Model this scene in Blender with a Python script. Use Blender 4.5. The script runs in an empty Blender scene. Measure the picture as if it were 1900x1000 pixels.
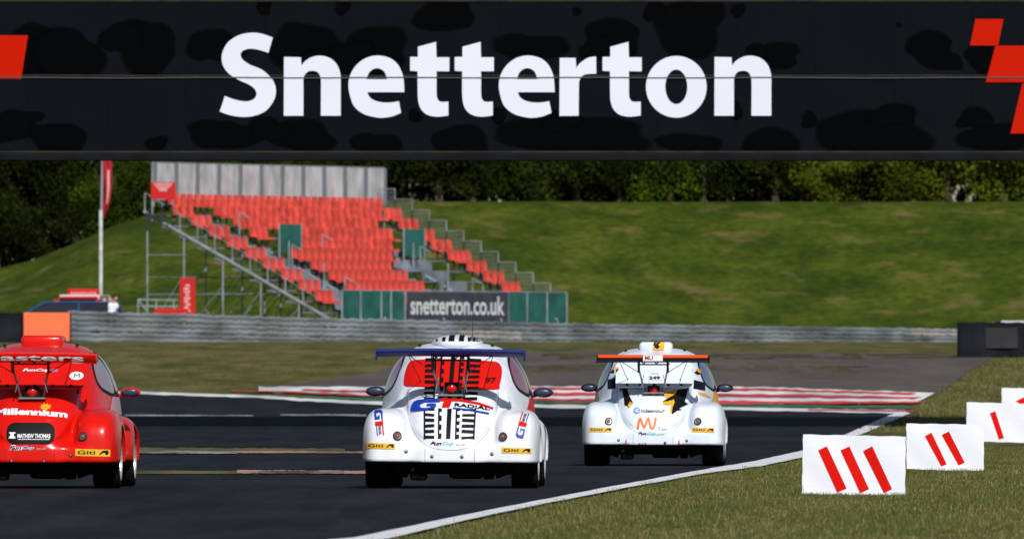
import bpy, bmesh, math, random
import numpy as np
from mathutils import Vector, Matrix
from mathutils.bvhtree import BVHTree

random.seed(7); rng = np.random.default_rng(11)
C = bpy.context.scene.collection
SC = bpy.context.scene
R = math.radians

# ------------------------------------------------------------------ camera, sky, sun, exposure
F = 27300.0            # focal length in pixels of a 1900 px wide picture
H0 = 688.0             # picture row of the horizon
EYE = 1.2
cd = bpy.data.cameras.new('camera'); cam = bpy.data.objects.new('camera', cd); C.objects.link(cam)
cd.sensor_width = 36.0; cd.lens = F / 1900.0 * 36.0
cd.clip_start = 5.0; cd.clip_end = 9000.0
cam.location = (0, 0, EYE)
cam.rotation_euler = (R(90) + math.atan((H0 - 500.0) / F), 0, 0)
cd.dof.use_dof = True; cd.dof.focus_distance = 168.0; cd.dof.aperture_fstop = 11.0
SC.camera = cam

SUN_EL, SUN_AZ = R(37), R(13)     # behind the camera, a little to its right
w = bpy.data.worlds.new('World'); SC.world = w; w.use_nodes = True
nt = w.node_tree; bg = nt.nodes['Background']
sky = nt.nodes.new('ShaderNodeTexSky'); sky.sky_type = 'NISHITA'; sky.sun_disc = False
sky.sun_elevation = SUN_EL; sky.sun_rotation = math.pi - SUN_AZ
sky.air_density = 1.0; sky.dust_density = 0.6
nt.links.new(sky.outputs[0], bg.inputs[0]); bg.inputs[1].default_value = 0.055
sl = bpy.data.lights.new('sun', 'SUN'); sl.energy = 4.6; sl.angle = R(0.5); sl.color = (1.0, 0.98, 0.95)
sun = bpy.data.objects.new('sun', sl); C.objects.link(sun)
sd_ = Vector((math.sin(SUN_AZ) * math.cos(SUN_EL), -math.cos(SUN_AZ) * math.cos(SUN_EL), math.sin(SUN_EL)))
sun.rotation_euler = sd_.to_track_quat('Z', 'Y').to_euler()
SC.view_settings.view_transform = 'Standard'; SC.view_settings.look = 'None'
SC.view_settings.exposure = -0.05; SC.view_settings.gamma = 1.0

# ------------------------------------------------------------------ helpers
def link_in(n, m, a, b): m.node_tree.links.new(a, b)

def mat(name, col, rough=0.6, metal=0.0, coat=0.0, var=0.0, vscale=8.0, bump=0.0, bscale=30.0, spec=0.25, trans=0.0,
        stretch=(1, 1, 1), col2=None, lo=0.35, hi=0.65):
    m = bpy.data.materials.new(name); m.use_nodes = True
    t = m.node_tree; p = t.nodes['Principled BSDF']
    p.inputs['Base Color'].default_value = (*col, 1)
    p.inputs['Roughness'].default_value = rough; p.inputs['Metallic'].default_value = metal
    p.inputs['Coat Weight'].default_value = coat; p.inputs['Coat Roughness'].default_value = 0.06
    p.inputs['Specular IOR Level'].default_value = spec
    p.inputs['Transmission Weight'].default_value = trans
    if var > 0 or col2:
        tc = t.nodes.new('ShaderNodeTexCoord'); mp = t.nodes.new('ShaderNodeMapping')
        mp.inputs['Scale'].default_value = stretch
        t.links.new(tc.outputs['Object'], mp.inputs[0])
        n = t.nodes.new('ShaderNodeTexNoise'); n.inputs['Scale'].default_value = vscale; n.inputs['Detail'].default_value = 7
        t.links.new(mp.outputs[0], n.inputs[0])
        r = t.nodes.new('ShaderNodeValToRGB')
        r.color_ramp.elements[0].position = lo; r.color_ramp.elements[1].position = hi
        c2 = col2 if col2 else tuple(c * (1 - var) for c in col)
        c1 = col if col2 else tuple(min(1, c * (1 + var * .5)) for c in col)
        r.color_ramp.elements[0].color = (*c2, 1); r.color_ramp.elements[1].color = (*c1, 1)
        t.links.new(n.outputs[0], r.inputs[0]); t.links.new(r.outputs[0], p.inputs['Base Color'])
    if bump > 0:
        tc2 = t.nodes.new('ShaderNodeTexCoord')
        n2 = t.nodes.new('ShaderNodeTexNoise'); n2.inputs['Scale'].default_value = bscale; n2.inputs['Detail'].default_value = 5
        t.links.new(tc2.outputs['Object'], n2.inputs[0])
        b = t.nodes.new('ShaderNodeBump'); b.inputs['Strength'].default_value = bump; b.inputs['Distance'].default_value = 0.02
        t.links.new(n2.outputs[0], b.inputs['Height']); t.links.new(b.outputs[0], p.inputs['Normal'])
    return m

def tag(o, label=None, cat=None, group=None, kind=None):
    if label: o['label'] = label
    if cat: o['category'] = cat
    if group: o['group'] = group
    if kind: o['kind'] = kind
    return o

def empty(name, loc=(0, 0, 0), rz=0.0, ry=0.0):
    o = bpy.data.objects.new(name, None); C.objects.link(o); o.empty_display_size = 0.2
    o.location = loc; o.rotation_euler = (0, ry, rz)
    return o

def mesh_obj(name, v, f, mats, parent=None, smooth=False, mi=None):
    me = bpy.data.meshes.new(name); me.from_pydata([tuple(p) for p in v], [], [tuple(q) for q in f])
    if not isinstance(mats, (list, tuple)): mats = [mats]
    for m in mats: me.materials.append(m)
    if mi is not None: me.polygons.foreach_set('material_index', mi)
    if smooth: me.polygons.foreach_set('use_smooth', [True] * len(me.polygons))
    me.update()
    o = bpy.data.objects.new(name, me); C.objects.link(o)
    if parent: o.parent = parent
    return o

class MB:
    def __init__(s): s.v = []; s.f = []; s.m = []
    def add(s, v, f, m=0):
        b = len(s.v); s.v += [tuple(p) for p in v]; s.f += [tuple(i + b for i in q) for q in f]; s.m += [m] * len(f); return s
    def box(s, c, d, m=0, rot=None, bev=0.0):
        x, y, z = d[0] / 2, d[1] / 2, d[2] / 2
        if bev <= 0:
            P = [Vector((a * x, b * y, e * z)) for a in (-1, 1) for b in (-1, 1) for e in (-1, 1)]
            Fc = [(0, 1, 3, 2), (4, 6, 7, 5), (0, 4, 5, 1), (2, 3, 7, 6), (0, 2, 6, 4), (1, 5, 7, 3)]
        else:
            bm = bmesh.new(); bmesh.ops.create_cube(bm, size=1.0)
            for q in bm.verts: q.co = Vector((q.co.x * d[0], q.co.y * d[1], q.co.z * d[2]))
            bmesh.ops.bevel(bm, geom=list(bm.edges), offset=bev, segments=2, affect='EDGES', profile=0.5)
            bm.verts.index_update(); P = [q.co.copy() for q in bm.verts]; Fc = [[q.index for q in fc.verts] for fc in bm.faces]; bm.free()
        if rot is not None: P = [rot @ p for p in P]
        c = Vector(c)
        return s.add([p + c for p in P], Fc, m)
    def tube(s, p0, p1, r, n=8, m=0, r1=None, cap=True):
        p0 = Vector(p0); p1 = Vector(p1); r1 = r if r1 is None else r1
        d = (p1 - p0)
        if d.length < 1e-6: return s
        q = d.to_track_quat('Z', 'Y').to_matrix()
        V = []
        for (c, rr) in ((p0, r), (p1, r1)):
            for i in range(n):
                a = 2 * math.pi * i / n; V.append(c + q @ Vector((rr * math.cos(a), rr * math.sin(a), 0)))
        Fc = [(i, (i + 1) % n, n + (i + 1) % n, n + i) for i in range(n)]
        if cap: Fc += [tuple(range(n - 1, -1, -1)), tuple(range(n, 2 * n))]
        return s.add(V, Fc, m)
    def path(s, pts, r, n=8, m=0):
        for a, b in zip(pts[:-1], pts[1:]): s.tube(a, b, r, n, m)
        return s
    def lathe(s, prof, n=28, m=0, M=None, ms=None):      # prof: (radius, height) round local z
        V = []; Fc = []
        for (r, h) in prof:
            for i in range(n):
                a = 2 * math.pi * i / n; p = Vector((r * math.cos(a), r * math.sin(a), h))
                V.append(M @ p if M else p)
        b = len(s.v); s.v += [tuple(p) for p in V]
        for k in range(len(prof) - 1):
            for i in range(n):
                j = (i + 1) % n
                s.f.append((b + k * n + i, b + k * n + j, b + (k + 1) * n + j, b + (k + 1) * n + i)); s.m.append(ms[k] if ms else m)
        return s
    def extrude(s, poly, h, M, m=0):     # poly 2D in local xy, thickness h along local z
        n = len(poly); V = [M @ Vector((p[0], p[1], 0)) for p in poly] + [M @ Vector((p[0], p[1], h)) for p in poly]
        Fc = [tuple(range(n - 1, -1, -1)), tuple(range(n, 2 * n))] + [(i, (i + 1) % n, n + (i + 1) % n, n + i) for i in range(n)]
        return s.add(V, Fc, m)
    def ellipsoid(s, c, r, m=0, nu=16, nv=10, rot=None):
        V = []; Fc = []
        for j in range(nv + 1):
            t = math.pi * j / nv
            for i in range(nu):
                a = 2 * math.pi * i / nu
                p = Vector((r[0] * math.sin(t) * math.cos(a), r[1] * math.sin(t) * math.sin(a), r[2] * math.cos(t)))
                if rot is not None: p = rot @ p
                V.append(p + Vector(c))
        for j in range(nv):
            for i in range(nu):
                k = (i + 1) % nu; Fc.append((j * nu + i, (j + 1) * nu + i, (j + 1) * nu + k, j * nu + k))
        return s.add(V, Fc, m)
    def build(s, name, mats, parent=None, smooth=False):
        return mesh_obj(name, s.v, s.f, mats, parent, smooth, s.m)

def smooth_angle(o, ang=40):
    me = o.data
    me.polygons.foreach_set('use_smooth', [True] * len(me.polygons))
    bm = bmesh.new(); bm.from_mesh(me)
    for e in bm.edges:
        if len(e.link_faces) == 2 and e.calc_face_angle(0) > R(ang): e.smooth = False
    bm.to_mesh(me); bm.free()

# implicit surfaces -> mesh
def surface_nets(fn, lo, hi, h):
    xs = np.arange(lo[0], hi[0] + h, h); ys = np.arange(lo[1], hi[1] + h, h); zs = np.arange(lo[2], hi[2] + h, h)
    X, Y, Z = np.meshgrid(xs, ys, zs, indexing='ij'); G = fn(X, Y, Z)
    ins = G < 0; nx, ny, nz = G.shape
    cnt = np.zeros((nx - 1, ny - 1, nz - 1), int)
    for a in (0, 1):
        for b in (0, 1):
            for c in (0, 1): cnt += ins[a:nx - 1 + a, b:ny - 1 + b, c:nz - 1 + c]
    act = (cnt > 0) & (cnt < 8); idx = -np.ones(act.shape, int); I = np.argwhere(act); idx[act] = np.arange(len(I))
    acc = np.zeros((len(I), 3)); num = np.zeros(len(I))
    corners = [(a, b, c) for a in (0, 1) for b in (0, 1) for c in (0, 1)]
    for c0 in corners:
        for ax in range(3):
            if c0[ax]: continue
            c1 = list(c0); c1[ax] = 1
            g0 = G[I[:, 0] + c0[0], I[:, 1] + c0[1], I[:, 2] + c0[2]]; g1 = G[I[:, 0] + c1[0], I[:, 1] + c1[1], I[:, 2] + c1[2]]
            k = (g0 < 0) != (g1 < 0); t = np.where(k, g0 / np.where(k, g0 - g1, 1), 0)
            p = np.array(c0, float)[None, :].repeat(len(I), 0); p[:, ax] += t
            acc[k] += p[k]; num[k] += 1
    V = (I + acc / num[:, None]) * h + np.array(lo)
    Q = []
    for ax in range(3):
        o1, o2 = [(1, 2), (2, 0), (0, 1)][ax]
        sl0 = [slice(None)] * 3; sl1 = [slice(None)] * 3; sl0[ax] = slice(0, -1); sl1[ax] = slice(1, None)
        s0 = ins[tuple(sl0)]; s1 = ins[tuple(sl1)]; E = np.argwhere(s0 != s1)
        E = E[(E[:, o1] > 0) & (E[:, o2] > 0) & (E[:, o1] < G.shape[o1] - 1) & (E[:, o2] < G.shape[o2] - 1)]
        def at(d1, d2):
            e = E.copy(); e[:, o1] += d1; e[:, o2] += d2; return idx[e[:, 0], e[:, 1], e[:, 2]]
        q = np.stack([at(-1, -1), at(0, -1), at(0, 0), at(-1, 0)], 1)
        fl = s0[E[:, 0], E[:, 1], E[:, 2]]
        q[~fl] = q[~fl][:, ::-1]; Q.append(q)
    Q = np.concatenate(Q)
    e = 1e-3
    for _ in range(3):
        x, y, z = V.T; g = fn(x, y, z)
        gr = np.stack([fn(x + e, y, z) - fn(x - e, y, z), fn(x, y + e, z) - fn(x, y - e, z), fn(x, y, z + e) - fn(x, y, z - e)], 1) / (2 * e)
        n2 = np.maximum((gr ** 2).sum(1), 0.05)
        st = np.clip(g / n2, -0.3 * h / np.sqrt(n2), 0.3 * h / np.sqrt(n2)); V = V - gr * st[:, None]
    return V, Q

def smin(a, b, k):
    h = np.clip(0.5 + 0.5 * (b - a) / k, 0, 1); return b * (1 - h) + a * h - k * h * (1 - h)
def smax(a, b, k): return -smin(-a, -b, k)
def sdbox(x, y, z, c, hs, r):
    qx = np.abs(x - c[0]) - hs[0] + r; qy = np.abs(y - c[1]) - hs[1] + r; qz = np.abs(z - c[2]) - hs[2] + r
    return np.sqrt(np.maximum(qx, 0) ** 2 + np.maximum(qy, 0) ** 2 + np.maximum(qz, 0) ** 2) + np.minimum(np.maximum(qx, np.maximum(qy, qz)), 0) - r
def sdcap(x, y, z, a, b, r0, r1):
    a = np.array(a, float); b = np.array(b, float); d = b - a; L = (d ** 2).sum()
    t = np.clip(((x - a[0]) * d[0] + (y - a[1]) * d[1] + (z - a[2]) * d[2]) / L, 0, 1)
    return np.sqrt((x - a[0] - t * d[0]) ** 2 + (y - a[1] - t * d[1]) ** 2 + (z - a[2] - t * d[2]) ** 2) - (r0 + (r1 - r0) * t)

# lettering: built-in font as flat polygons
_txt = {}
def text_poly(s, x0, z0, x1, z1, bold=0.0, shear=0.0):
    key = (s, bold, shear)
    if key not in _txt:
        cu = bpy.data.curves.new('t', 'FONT'); cu.body = s; cu.size = 1; cu.offset = bold; cu.shear = shear; cu.resolution_u = 4
        cu.fill_mode = 'FRONT'
        o = bpy.data.objects.new('t', cu); C.objects.link(o)
        dg = bpy.context.evaluated_depsgraph_get(); me = o.evaluated_get(dg).to_mesh()
        V = [(v.co.x, v.co.y) for v in me.vertices]; Fc = [tuple(p.vertices) for p in me.polygons]
        o.evaluated_get(dg).to_mesh_clear(); C.objects.unlink(o); bpy.data.objects.remove(o); bpy.data.curves.remove(cu)
        _txt[key] = (V, Fc)
    V, Fc = _txt[key]
    ax, bx = min(v[0] for v in V), max(v[0] for v in V); ay, by = min(v[1] for v in V), max(v[1] for v in V)
    return [(x0 + (v[0] - ax) / (bx - ax) * (x1 - x0), z0 + (v[1] - ay) / (by - ay) * (z1 - z0)) for v in V], Fc

def spline(pts, n=7):
    """closed outline; entries (x,y) smooth or (x,y,'c') corner"""
    N = len(pts); out = []
    for i in range(N):
        p1 = pts[i]; p2 = pts[(i + 1) % N]
        c1 = len(p1) > 2; c2 = len(p2) > 2
        a, b = Vector(p1[:2]), Vector(p2[:2])
        if c1 and c2: out.append(tuple(a)); continue
        p0 = Vector(pts[i - 1][:2]) if not c1 else a - (b - a) * 0.5
        p3 = Vector(pts[(i + 2) % N][:2]) if not c2 else b + (b - a) * 0.5
        for k in range(n):
            t = k / n
            q = 0.5 * ((2 * a) + (b - p0) * t + (2 * p0 - 5 * a + 4 * b - p3) * t * t + (3 * a - p0 - 3 * b + p3) * t ** 3)
            out.append((q.x, q.y))
    return out

def fill(loops):
    """triangulate outlines with holes"""
    from mathutils.geometry import tessellate_polygon
    L = [[Vector((p[0], p[1], 0)) for p in lp] for lp in loops]
    T = tessellate_polygon(L); V = [(p.x, p.y) for lp in L for p in lp]
    return V, [tuple(t) for t in T]

def rrect(x0, z0, x1, z1, r, n=5):
    P = []
    for cx, cz, a0 in ((x1 - r, z0 + r, -90), (x1 - r, z1 - r, 0), (x0 + r, z1 - r, 90), (x0 + r, z0 + r, 180)):
        for k in range(n + 1):
            a = R(a0 + 90 * k / n); P.append((cx + r * math.cos(a), cz + r * math.sin(a)))
    return P
def ell(cx, cz, rx, rz, n=20): return [(cx + rx * math.cos(2 * math.pi * i / n), cz + rz * math.sin(2 * math.pi * i / n)) for i in range(n)]
def one(poly): return fill([poly])

# ------------------------------------------------------------------ ground profile
KN = [(-300, 0), (303, 0), (308, .10), (315, .22), (350, .33), (362, .54), (375, .79), (400, 1.20), (430, 1.68), (470, 2.06), (520, 2.22), (560, 2.10), (600, 2.03), (640, 2.02)]
KY = [k[0] for k in KN]; KZ = [k[1] for k in KN]
def gh(y): return float(np.interp(y, KY, KZ))
_d = np.concatenate([np.arange(60, 520, .5)]); _py = np.array([H0 + F / d * (EYE - gh(d)) for d in _d])
_o = np.argsort(_py); 
def p2g(px, py):          # picture point on the ground -> world x, y
    d = float(np.interp(py, _py[_o], _d[_o])); return ((px - 950) / (F / d), d)
def wx(px, d): return (px - 950) * d / F
def wz(py, d): return EYE + (H0 - py) * d / F

def crest(x): return np.interp(x, [-60, -35, -25.6, -22.9, -20.2, -18, -14.8, -8, 60], [3.8, 5.0, 6.2, 7.1, 8.35, 9.05, 9.45, 9.65, 9.75])
def bank(x, y):
    t = np.clip((y - 688 - 3 * np.sin(x * .13)) / 48.0, 0, 1); t = t * t * (3 - 2 * t) * .4 + t * .6
    return 2.02 + (crest(x) - 2.02) * t + 0.12 * np.sin(x * .7 + y * .3) * (t > 0) * (t < 1)
def ground(x, y): return gh(y) if y <= 640 else float(bank(x, y))

# grass materials -----------------------------------------------------
def grass_mat(name, cols, scales, patch=None, stretch=(1, 1, 1), bump=0.6):
    m = bpy.data.materials.new(name); m.use_nodes = True; t = m.node_tree; p = t.nodes['Principled BSDF']
    p.inputs['Roughness'].default_value = 0.9; p.inputs['Specular IOR Level'].default_value = 0.1
    tc = t.nodes.new('ShaderNodeNewGeometry'); mp = t.nodes.new('ShaderNodeMapping'); mp.inputs['Scale'].default_value = stretch
    t.links.new(tc.outputs['Position'], mp.inputs[0])
    def noise(sc, det=8, rough=.6):
        n = t.nodes.new('ShaderNodeTexNoise'); n.inputs['Scale'].default_value = sc; n.inputs['Detail'].default_value = det
        n.inputs['Roughness'].default_value = rough; t.links.new(mp.outputs[0], n.inputs[0]); return n
    n1 = noise(scales[0]); r = t.nodes.new('ShaderNodeValToRGB'); t.links.new(n1.outputs[0], r.inputs[0])
    e = r.color_ramp.elements; e[0].position = .36; e[0].color = (*cols[0], 1); e[1].position = .64; e[1].color = (*cols[2], 1)
    k = e.new(.5); k.color = (*cols[1], 1)
    n2 = noise(scales[1], 4); r2 = t.nodes.new('ShaderNodeMapRange'); r2.inputs[1].default_value = .3; r2.inputs[2].default_value = .7
    r2.inputs[3].default_value = .6; r2.inputs[4].default_value = 1.35; t.links.new(n2.outputs[0], r2.inputs[0])
    mx = t.nodes.new('ShaderNodeMix'); mx.data_type = 'RGBA'; mx.blend_type = 'MULTIPLY'; mx.inputs[0].default_value = 1
    t.links.new(r.outputs[0], mx.inputs[6]); t.links.new(r2.outputs[0], mx.inputs[7]); out = mx.outputs[2]
    if patch:
        n3 = noise(patch[1], 5, .55); r3 = t.nodes.new('ShaderNodeMapRange'); r3.inputs[1].default_value = patch[2]; r3.inputs[2].default_value = patch[3]
        t.links.new(n3.outputs[0], r3.inputs[0])
        m3 = t.nodes.new('ShaderNodeMix'); m3.data_type = 'RGBA'; t.links.new(r3.outputs[0], m3.inputs[0]); t.links.new(out, m3.inputs[6])
        m3.inputs[7].default_value = (*patch[0], 1); out = m3.outputs[2]
    t.links.new(out, p.inputs['Base Color'])
    b = t.nodes.new('ShaderNodeBump'); b.inputs['Strength'].default_value = bump; b.inputs['Distance'].default_value = .08
    nb = noise(scales[1] * 1.5, 6); t.links.new(nb.outputs[0], b.inputs['Height']); t.links.new(b.outputs[0], p.inputs['Normal'])
    return m
M_turf = grass_mat('turf', [(.060, .062, .014), (.100, .092, .024), (.150, .126, .042)], (.9, 9), patch=((.17, .13, .06), .35, .60, .75), stretch=(1, .12, 1))
M_bank = grass_mat('bank_grass', [(.028, .048, .0025), (.048, .072, .004), (.076, .094, .009)], (.30, 2.6), patch=((.17, .125, .045), .50, .57, .74), stretch=(.8, .45, 1.5))

def asphalt(name, c1, c2, rough=.85, st=(1, .06, 1), sc=1.2):
    m = bpy.data.materials.new(name); m.use_nodes = True; t = m.node_tree; p = t.nodes['Principled BSDF']
    p.inputs['Roughness'].default_value = rough; p.inputs['Specular IOR Level'].default_value = .08
    g = t.nodes.new('ShaderNodeNewGeometry'); mp = t.nodes.new('ShaderNodeMapping'); mp.inputs['Scale'].default_value = st
    t.links.new(g.outputs['Position'], mp.inputs[0])
    n = t.nodes.new('ShaderNodeTexNoise'); n.inputs['Scale'].default_value = sc; n.inputs['Detail'].default_value = 8; n.inputs['Roughness'].default_value = .65
    t.links.new(mp.outputs[0], n.inputs[0])
    r = t.nodes.new('ShaderNodeValToRGB'); e = r.color_ramp.elements; e[0].position = .38; e[1].position = .66
    e[0].color = (*c1, 1); e[1].color = (*c2, 1); t.links.new(n.outputs[0], r.inputs[0])
    n2 = t.nodes.new('ShaderNodeTexNoise'); n2.inputs['Scale'].default_value = 14; n2.inputs['Detail'].default_value = 6; t.links.new(mp.outputs[0], n2.inputs[0])
    mr = t.nodes.new('ShaderNodeMapRange'); mr.inputs[1].default_value = .3; mr.inputs[2].default_value = .7; mr.inputs[3].default_value = .75; mr.inputs[4].default_value = 1.25
    t.links.new(n2.outputs[0], mr.inputs[0])
    mx = t.nodes.new('ShaderNodeMix'); mx.data_type = 'RGBA'; mx.blend_type = 'MULTIPLY'; mx.inputs[0].default_value = 1
    t.links.new(r.outputs[0], mx.inputs[6]); t.links.new(mr.outputs[0], mx.inputs[7]); t.links.new(mx.outputs[2], p.inputs['Base Color'])
    b = t.nodes.new('ShaderNodeBump'); b.inputs['Strength'].default_value = .5; b.inputs['Distance'].default_value = .01
    t.links.new(n2.outputs[0], b.inputs['Height']); t.links.new(b.outputs[0], p.inputs['Normal'])
    return m
M_road = asphalt('race_asphalt', (.0062, .0070, .0105), (.0185, .0195, .0245))
M_run = asphalt('old_asphalt', (.080, .068, .059), (.118, .102, .090), st=(1, .2, 1), sc=.5)

# terrain ---------------------------------------------------------------
def terrain():
    xs = sorted(set(list(np.arange(-70, 71, 2.0)) + [-1800, -900, -500, -300, -200, -140, -100, 100, 140, 200, 300, 500, 900, 1800]))
    ys = sorted(set([-300, -100, 0, 50] + [k for k in KY if k > 60] + list(range(100, 300, 20)) + list(np.arange(640, 780, 3.0)) + [800, 850, 950, 1100, 1500, 2200, 3500]))
    V = []; Fc = []
    for y in ys:
        for x in xs: V.append((x, y, ground(x, y)))
    n = len(xs)
    for j in range(len(ys) - 1):
        for i in range(n - 1): Fc.append((j * n + i, j * n + i + 1, (j + 1) * n + i + 1, (j + 1) * n + i))
    mi = [1 if ys[j] >= 630 else 0 for j in range(len(ys) - 1) for i in range(n - 1)]
    tag(mesh_obj('ground', V, Fc, [M_turf, M_bank], smooth=True, mi=mi), kind='structure')
terrain()

def drape(name, polys, mats, off, mi=None, kind='structure', parent=None):
    bm = bmesh.new()
    for k, P in enumerate(polys):
        vs = [bm.verts.new((p[0], p[1], 0)) for p in P]
        f = bm.faces.new(vs); f.material_index = mi[k] if mi else 0
        f.normal_update()
        if f.normal.z < 0: f.normal_flip()
    bmesh.ops.triangulate(bm, faces=list(bm.faces))
    for ky in KY[1:]:
        bmesh.ops.bisect_plane(bm, geom=list(bm.verts) + list(bm.edges) + list(bm.faces), plane_co=(0, ky, 0), plane_no=(0, 1, 0))
    for v in bm.verts: v.co.z = gh(v.co.y) + off
    me = bpy.data.meshes.new(name); bm.to_mesh(me); bm.free()
    for m in (mats if isinstance(mats, list) else [mats]): me.materials.append(m)
    o = bpy.data.objects.new(name, me); C.objects.link(o)
    if kind: o['kind'] = kind
    return o

def dens(pts, n=12):
    out = []
    for a, b in zip(pts[:-1], pts[1:]):
        for k in range(n): t = k / n; out.append((a[0] + (b[0] - a[0]) * t, a[1] + (b[1] - a[1]) * t))
    return out + [pts[-1]]
def jit(pts, a): return [(p[0], p[1] + random.uniform(-a, a)) for p in pts]
def G(pts, n=12, a=0.0): return [p2g(*p) for p in jit(dens(pts, n), a)]
def crv(xs, ys, x): return float(np.interp(x, xs, ys))

EDGE = [(655, 1006), (850, 966), (1000, 935), (1150, 905), (1300, 877), (1400, 861), (1490, 843), (1590, 801), (1676, 768)]
FAR = [(1676, 766), (1400, 762), (1020, 757), (700, 750), (560, 742), (480, 738), (250, 730), (-200, 724)]
drape('race_track', [[(-16, 10), (-6, 62)] + G(EDGE) + G(FAR)[1:] + [(-40, 300), (-60, 150), (-60, 10)]], M_road, .012)

RX = [-200, 480, 700, 1020, 1400, 1735]
KT = [722, 719, 719.5, 718.5, 719.5, 731]          # kerb, far edge
KB = [725, 728, 738, 746, 751, 750]                # kerb, near edge
def kband(x0, x1, f0, f1, n=90, a=1.0):
    xs = np.linspace(x0, x1, n); xs = xs[xs < 1755]
    top = [(x, crv(RX, KT, x) + f0 * (crv(RX, KB, x) - crv(RX, KT, x))) for x in xs]
    xs = xs * 1.0; xs[xs > 1650] = 1650 + (xs[xs > 1650] - 1650) * (1 - .45 * f1)
    bot = [(x, crv(RX, KT, x) + f1 * (crv(RX, KB, x) - crv(RX, KT, x))) for x in xs]
    return [p2g(*p) for p in jit(top, a)] + [p2g(*p) for p in jit(bot, a)][::-1]
M_white = mat('kerb_white', (.72, .72, .72), .7, var=.35, vscale=.8, stretch=(1, .2, 1))
M_red = mat('kerb_red', (.62, .045, .05), .7, var=.35, vscale=.8, stretch=(1, .2, 1))
M_green = mat('kerb_green', (.03, .16, .07), .8, var=.5, vscale=.8)
M_pink = mat('worn_pink_paint', (.32, .18, .145), .8, var=.5, vscale=.7, stretch=(1, .2, 1), lo=.4, hi=.6)
M_moss = mat('mossy_yellow', (.10, .09, .022), .9, var=.6, vscale=1.2, stretch=(1, .2, 1))
runoff = G([(490, 717), (600, 706), (700, 688), (800, 668), (900, 656), (1000, 652), (1300, 652), (1600, 655), (1750, 657), (1842, 664)], 8, .8) + \
         G([(1842, 664), (1795, 692), (1738, 731)], 30, .9)[1:] + [p2g(x, crv(RX, KT, x) + 1) for x in np.linspace(1730, 495, 40)]
drape('run_off_area', [runoff], M_run, .010)
# broken grass growing through the old run-off
gst = []
for k in range(70):
    x = random.uniform(940, 1580); y = random.choice([684, 688, 680]) + random.gauss(0, 2.5); ww = random.uniform(8, 45); hh = random.uniform(.5, 1.8)
    gst.append([p2g(x + ww * math.cos(a) * random.uniform(.8, 1.1), y + hh * math.sin(a) * random.uniform(.7, 1.1)) for a in np.linspace(0, 2 * math.pi, 15)[:-1]])
for k in range(50):
    x = random.uniform(1000, 1800); y = 659 + random.uniform(-1, 7); ww = random.uniform(8, 40); hh = random.uniform(.5, 1.6)
    gst.append([p2g(x + ww * math.cos(a), y + hh * math.sin(a)) for a in np.linspace(0, 2 * math.pi, 12)[:-1]])
for i, q in enumerate(gst): pass
for i in range(len(gst)):
    pass
bmz = gst
M_weed = grass_mat('weedy_grass', [(.065, .058, .025), (.085, .075, .028), (.11, .095, .045)], (.9, 9), stretch=(1, .12, 1))
# each clump a hair above the one before, so no two lie in one plane
o = None
parts = []
for i, q in enumerate(bmz):
    oo = drape('weeds', [q], M_weed, .014 + .00008 * i, kind=None); parts.append(oo)
bm = bmesh.new()
for oo in parts:
    bm.from_mesh(oo.data); C.objects.unlink(oo); bpy.data.objects.remove(oo)
me = bpy.data.meshes.new('run_off_weeds'); bm.to_mesh(me); bm.free(); me.materials.append(M_weed)
o = bpy.data.objects.new('run_off_weeds', me); C.objects.link(o); tag(o, 'low weeds growing through the grey run-off tarmac beyond the red and white kerb', 'weeds', kind='stuff')

drape('kerb_base', [kband(480, 1735, 0, 1)], M_white, .030)
polys = [kband(760, 1700, .10, .24), kband(560, 1712, .44, .64), kband(430, 1722, .86, 1.04)]
drape('kerb_red_paint', polys, M_red, .042)
gx = np.linspace(560, 1690, 60)
grn = [p2g(x, y) for x, y in jit([(x, crv([560, 700, 1020, 1400, 1690], [736.5, 741, 747.5, 752, 757], x)) for x in gx], .5)] + \
      [p2g(x, y) for x, y in jit([(x, crv([560, 700, 1020, 1400, 1690], [740, 746, 751.5, 757, 761], x)) for x in gx], .5)][::-1]
drape('kerb_green_strip', [grn], M_green, .036)
lx = np.linspace(-200, 1680, 120)
TX = [-200, 250, 480, 560, 700, 1020, 1400, 1560, 1680]
ln = [p2g(x, y) for x, y in jit([(x, crv(TX, [722, 727, 735, 740, 746, 752, 757, 760, 762], x)) for x in lx], .7)] + \
     [p2g(x, y) for x, y in jit([(x, crv(TX, [727, 732, 739.5, 745, 752, 758, 763, 766, 769], x)) for x in lx], .7)][::-1]
drape('far_white_line', [ln], M_white, .022)
rl = [p2g(x, y) for x, y in jit([(x, crv([1500, 1700], [761, 763.5], x)) for x in np.linspace(1500, 1695, 14)], .3)] + \
     [p2g(x, y) for x, y in jit([(x, crv([1500, 1700], [763, 765.5], x)) for x in np.linspace(1500, 1695, 14)], .3)][::-1]
drape('red_line', [rl], M_red, .034)
# near white edge line
up = [(655, 1003), (850, 962), (1000, 932), (1150, 903), (1300, 875), (1400, 858), (1490, 838), (1560, 812), (1640, 776), (1672, 764)]
lo = [(714, 1006), (866, 969), (1008, 939), (1158, 909), (1310, 881), (1410, 868), (1500, 849), (1575, 817), (1655, 783), (1690, 768)]
drape('near_white_line', [[(-6.2, 62)] + G(up, 10, .35) + G(lo, 10, .45)[::-1] + [(-5.9, 62)]], mat('line_white', (.75, .75, .76), .7, var=.2, vscale=3), .024)
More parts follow.
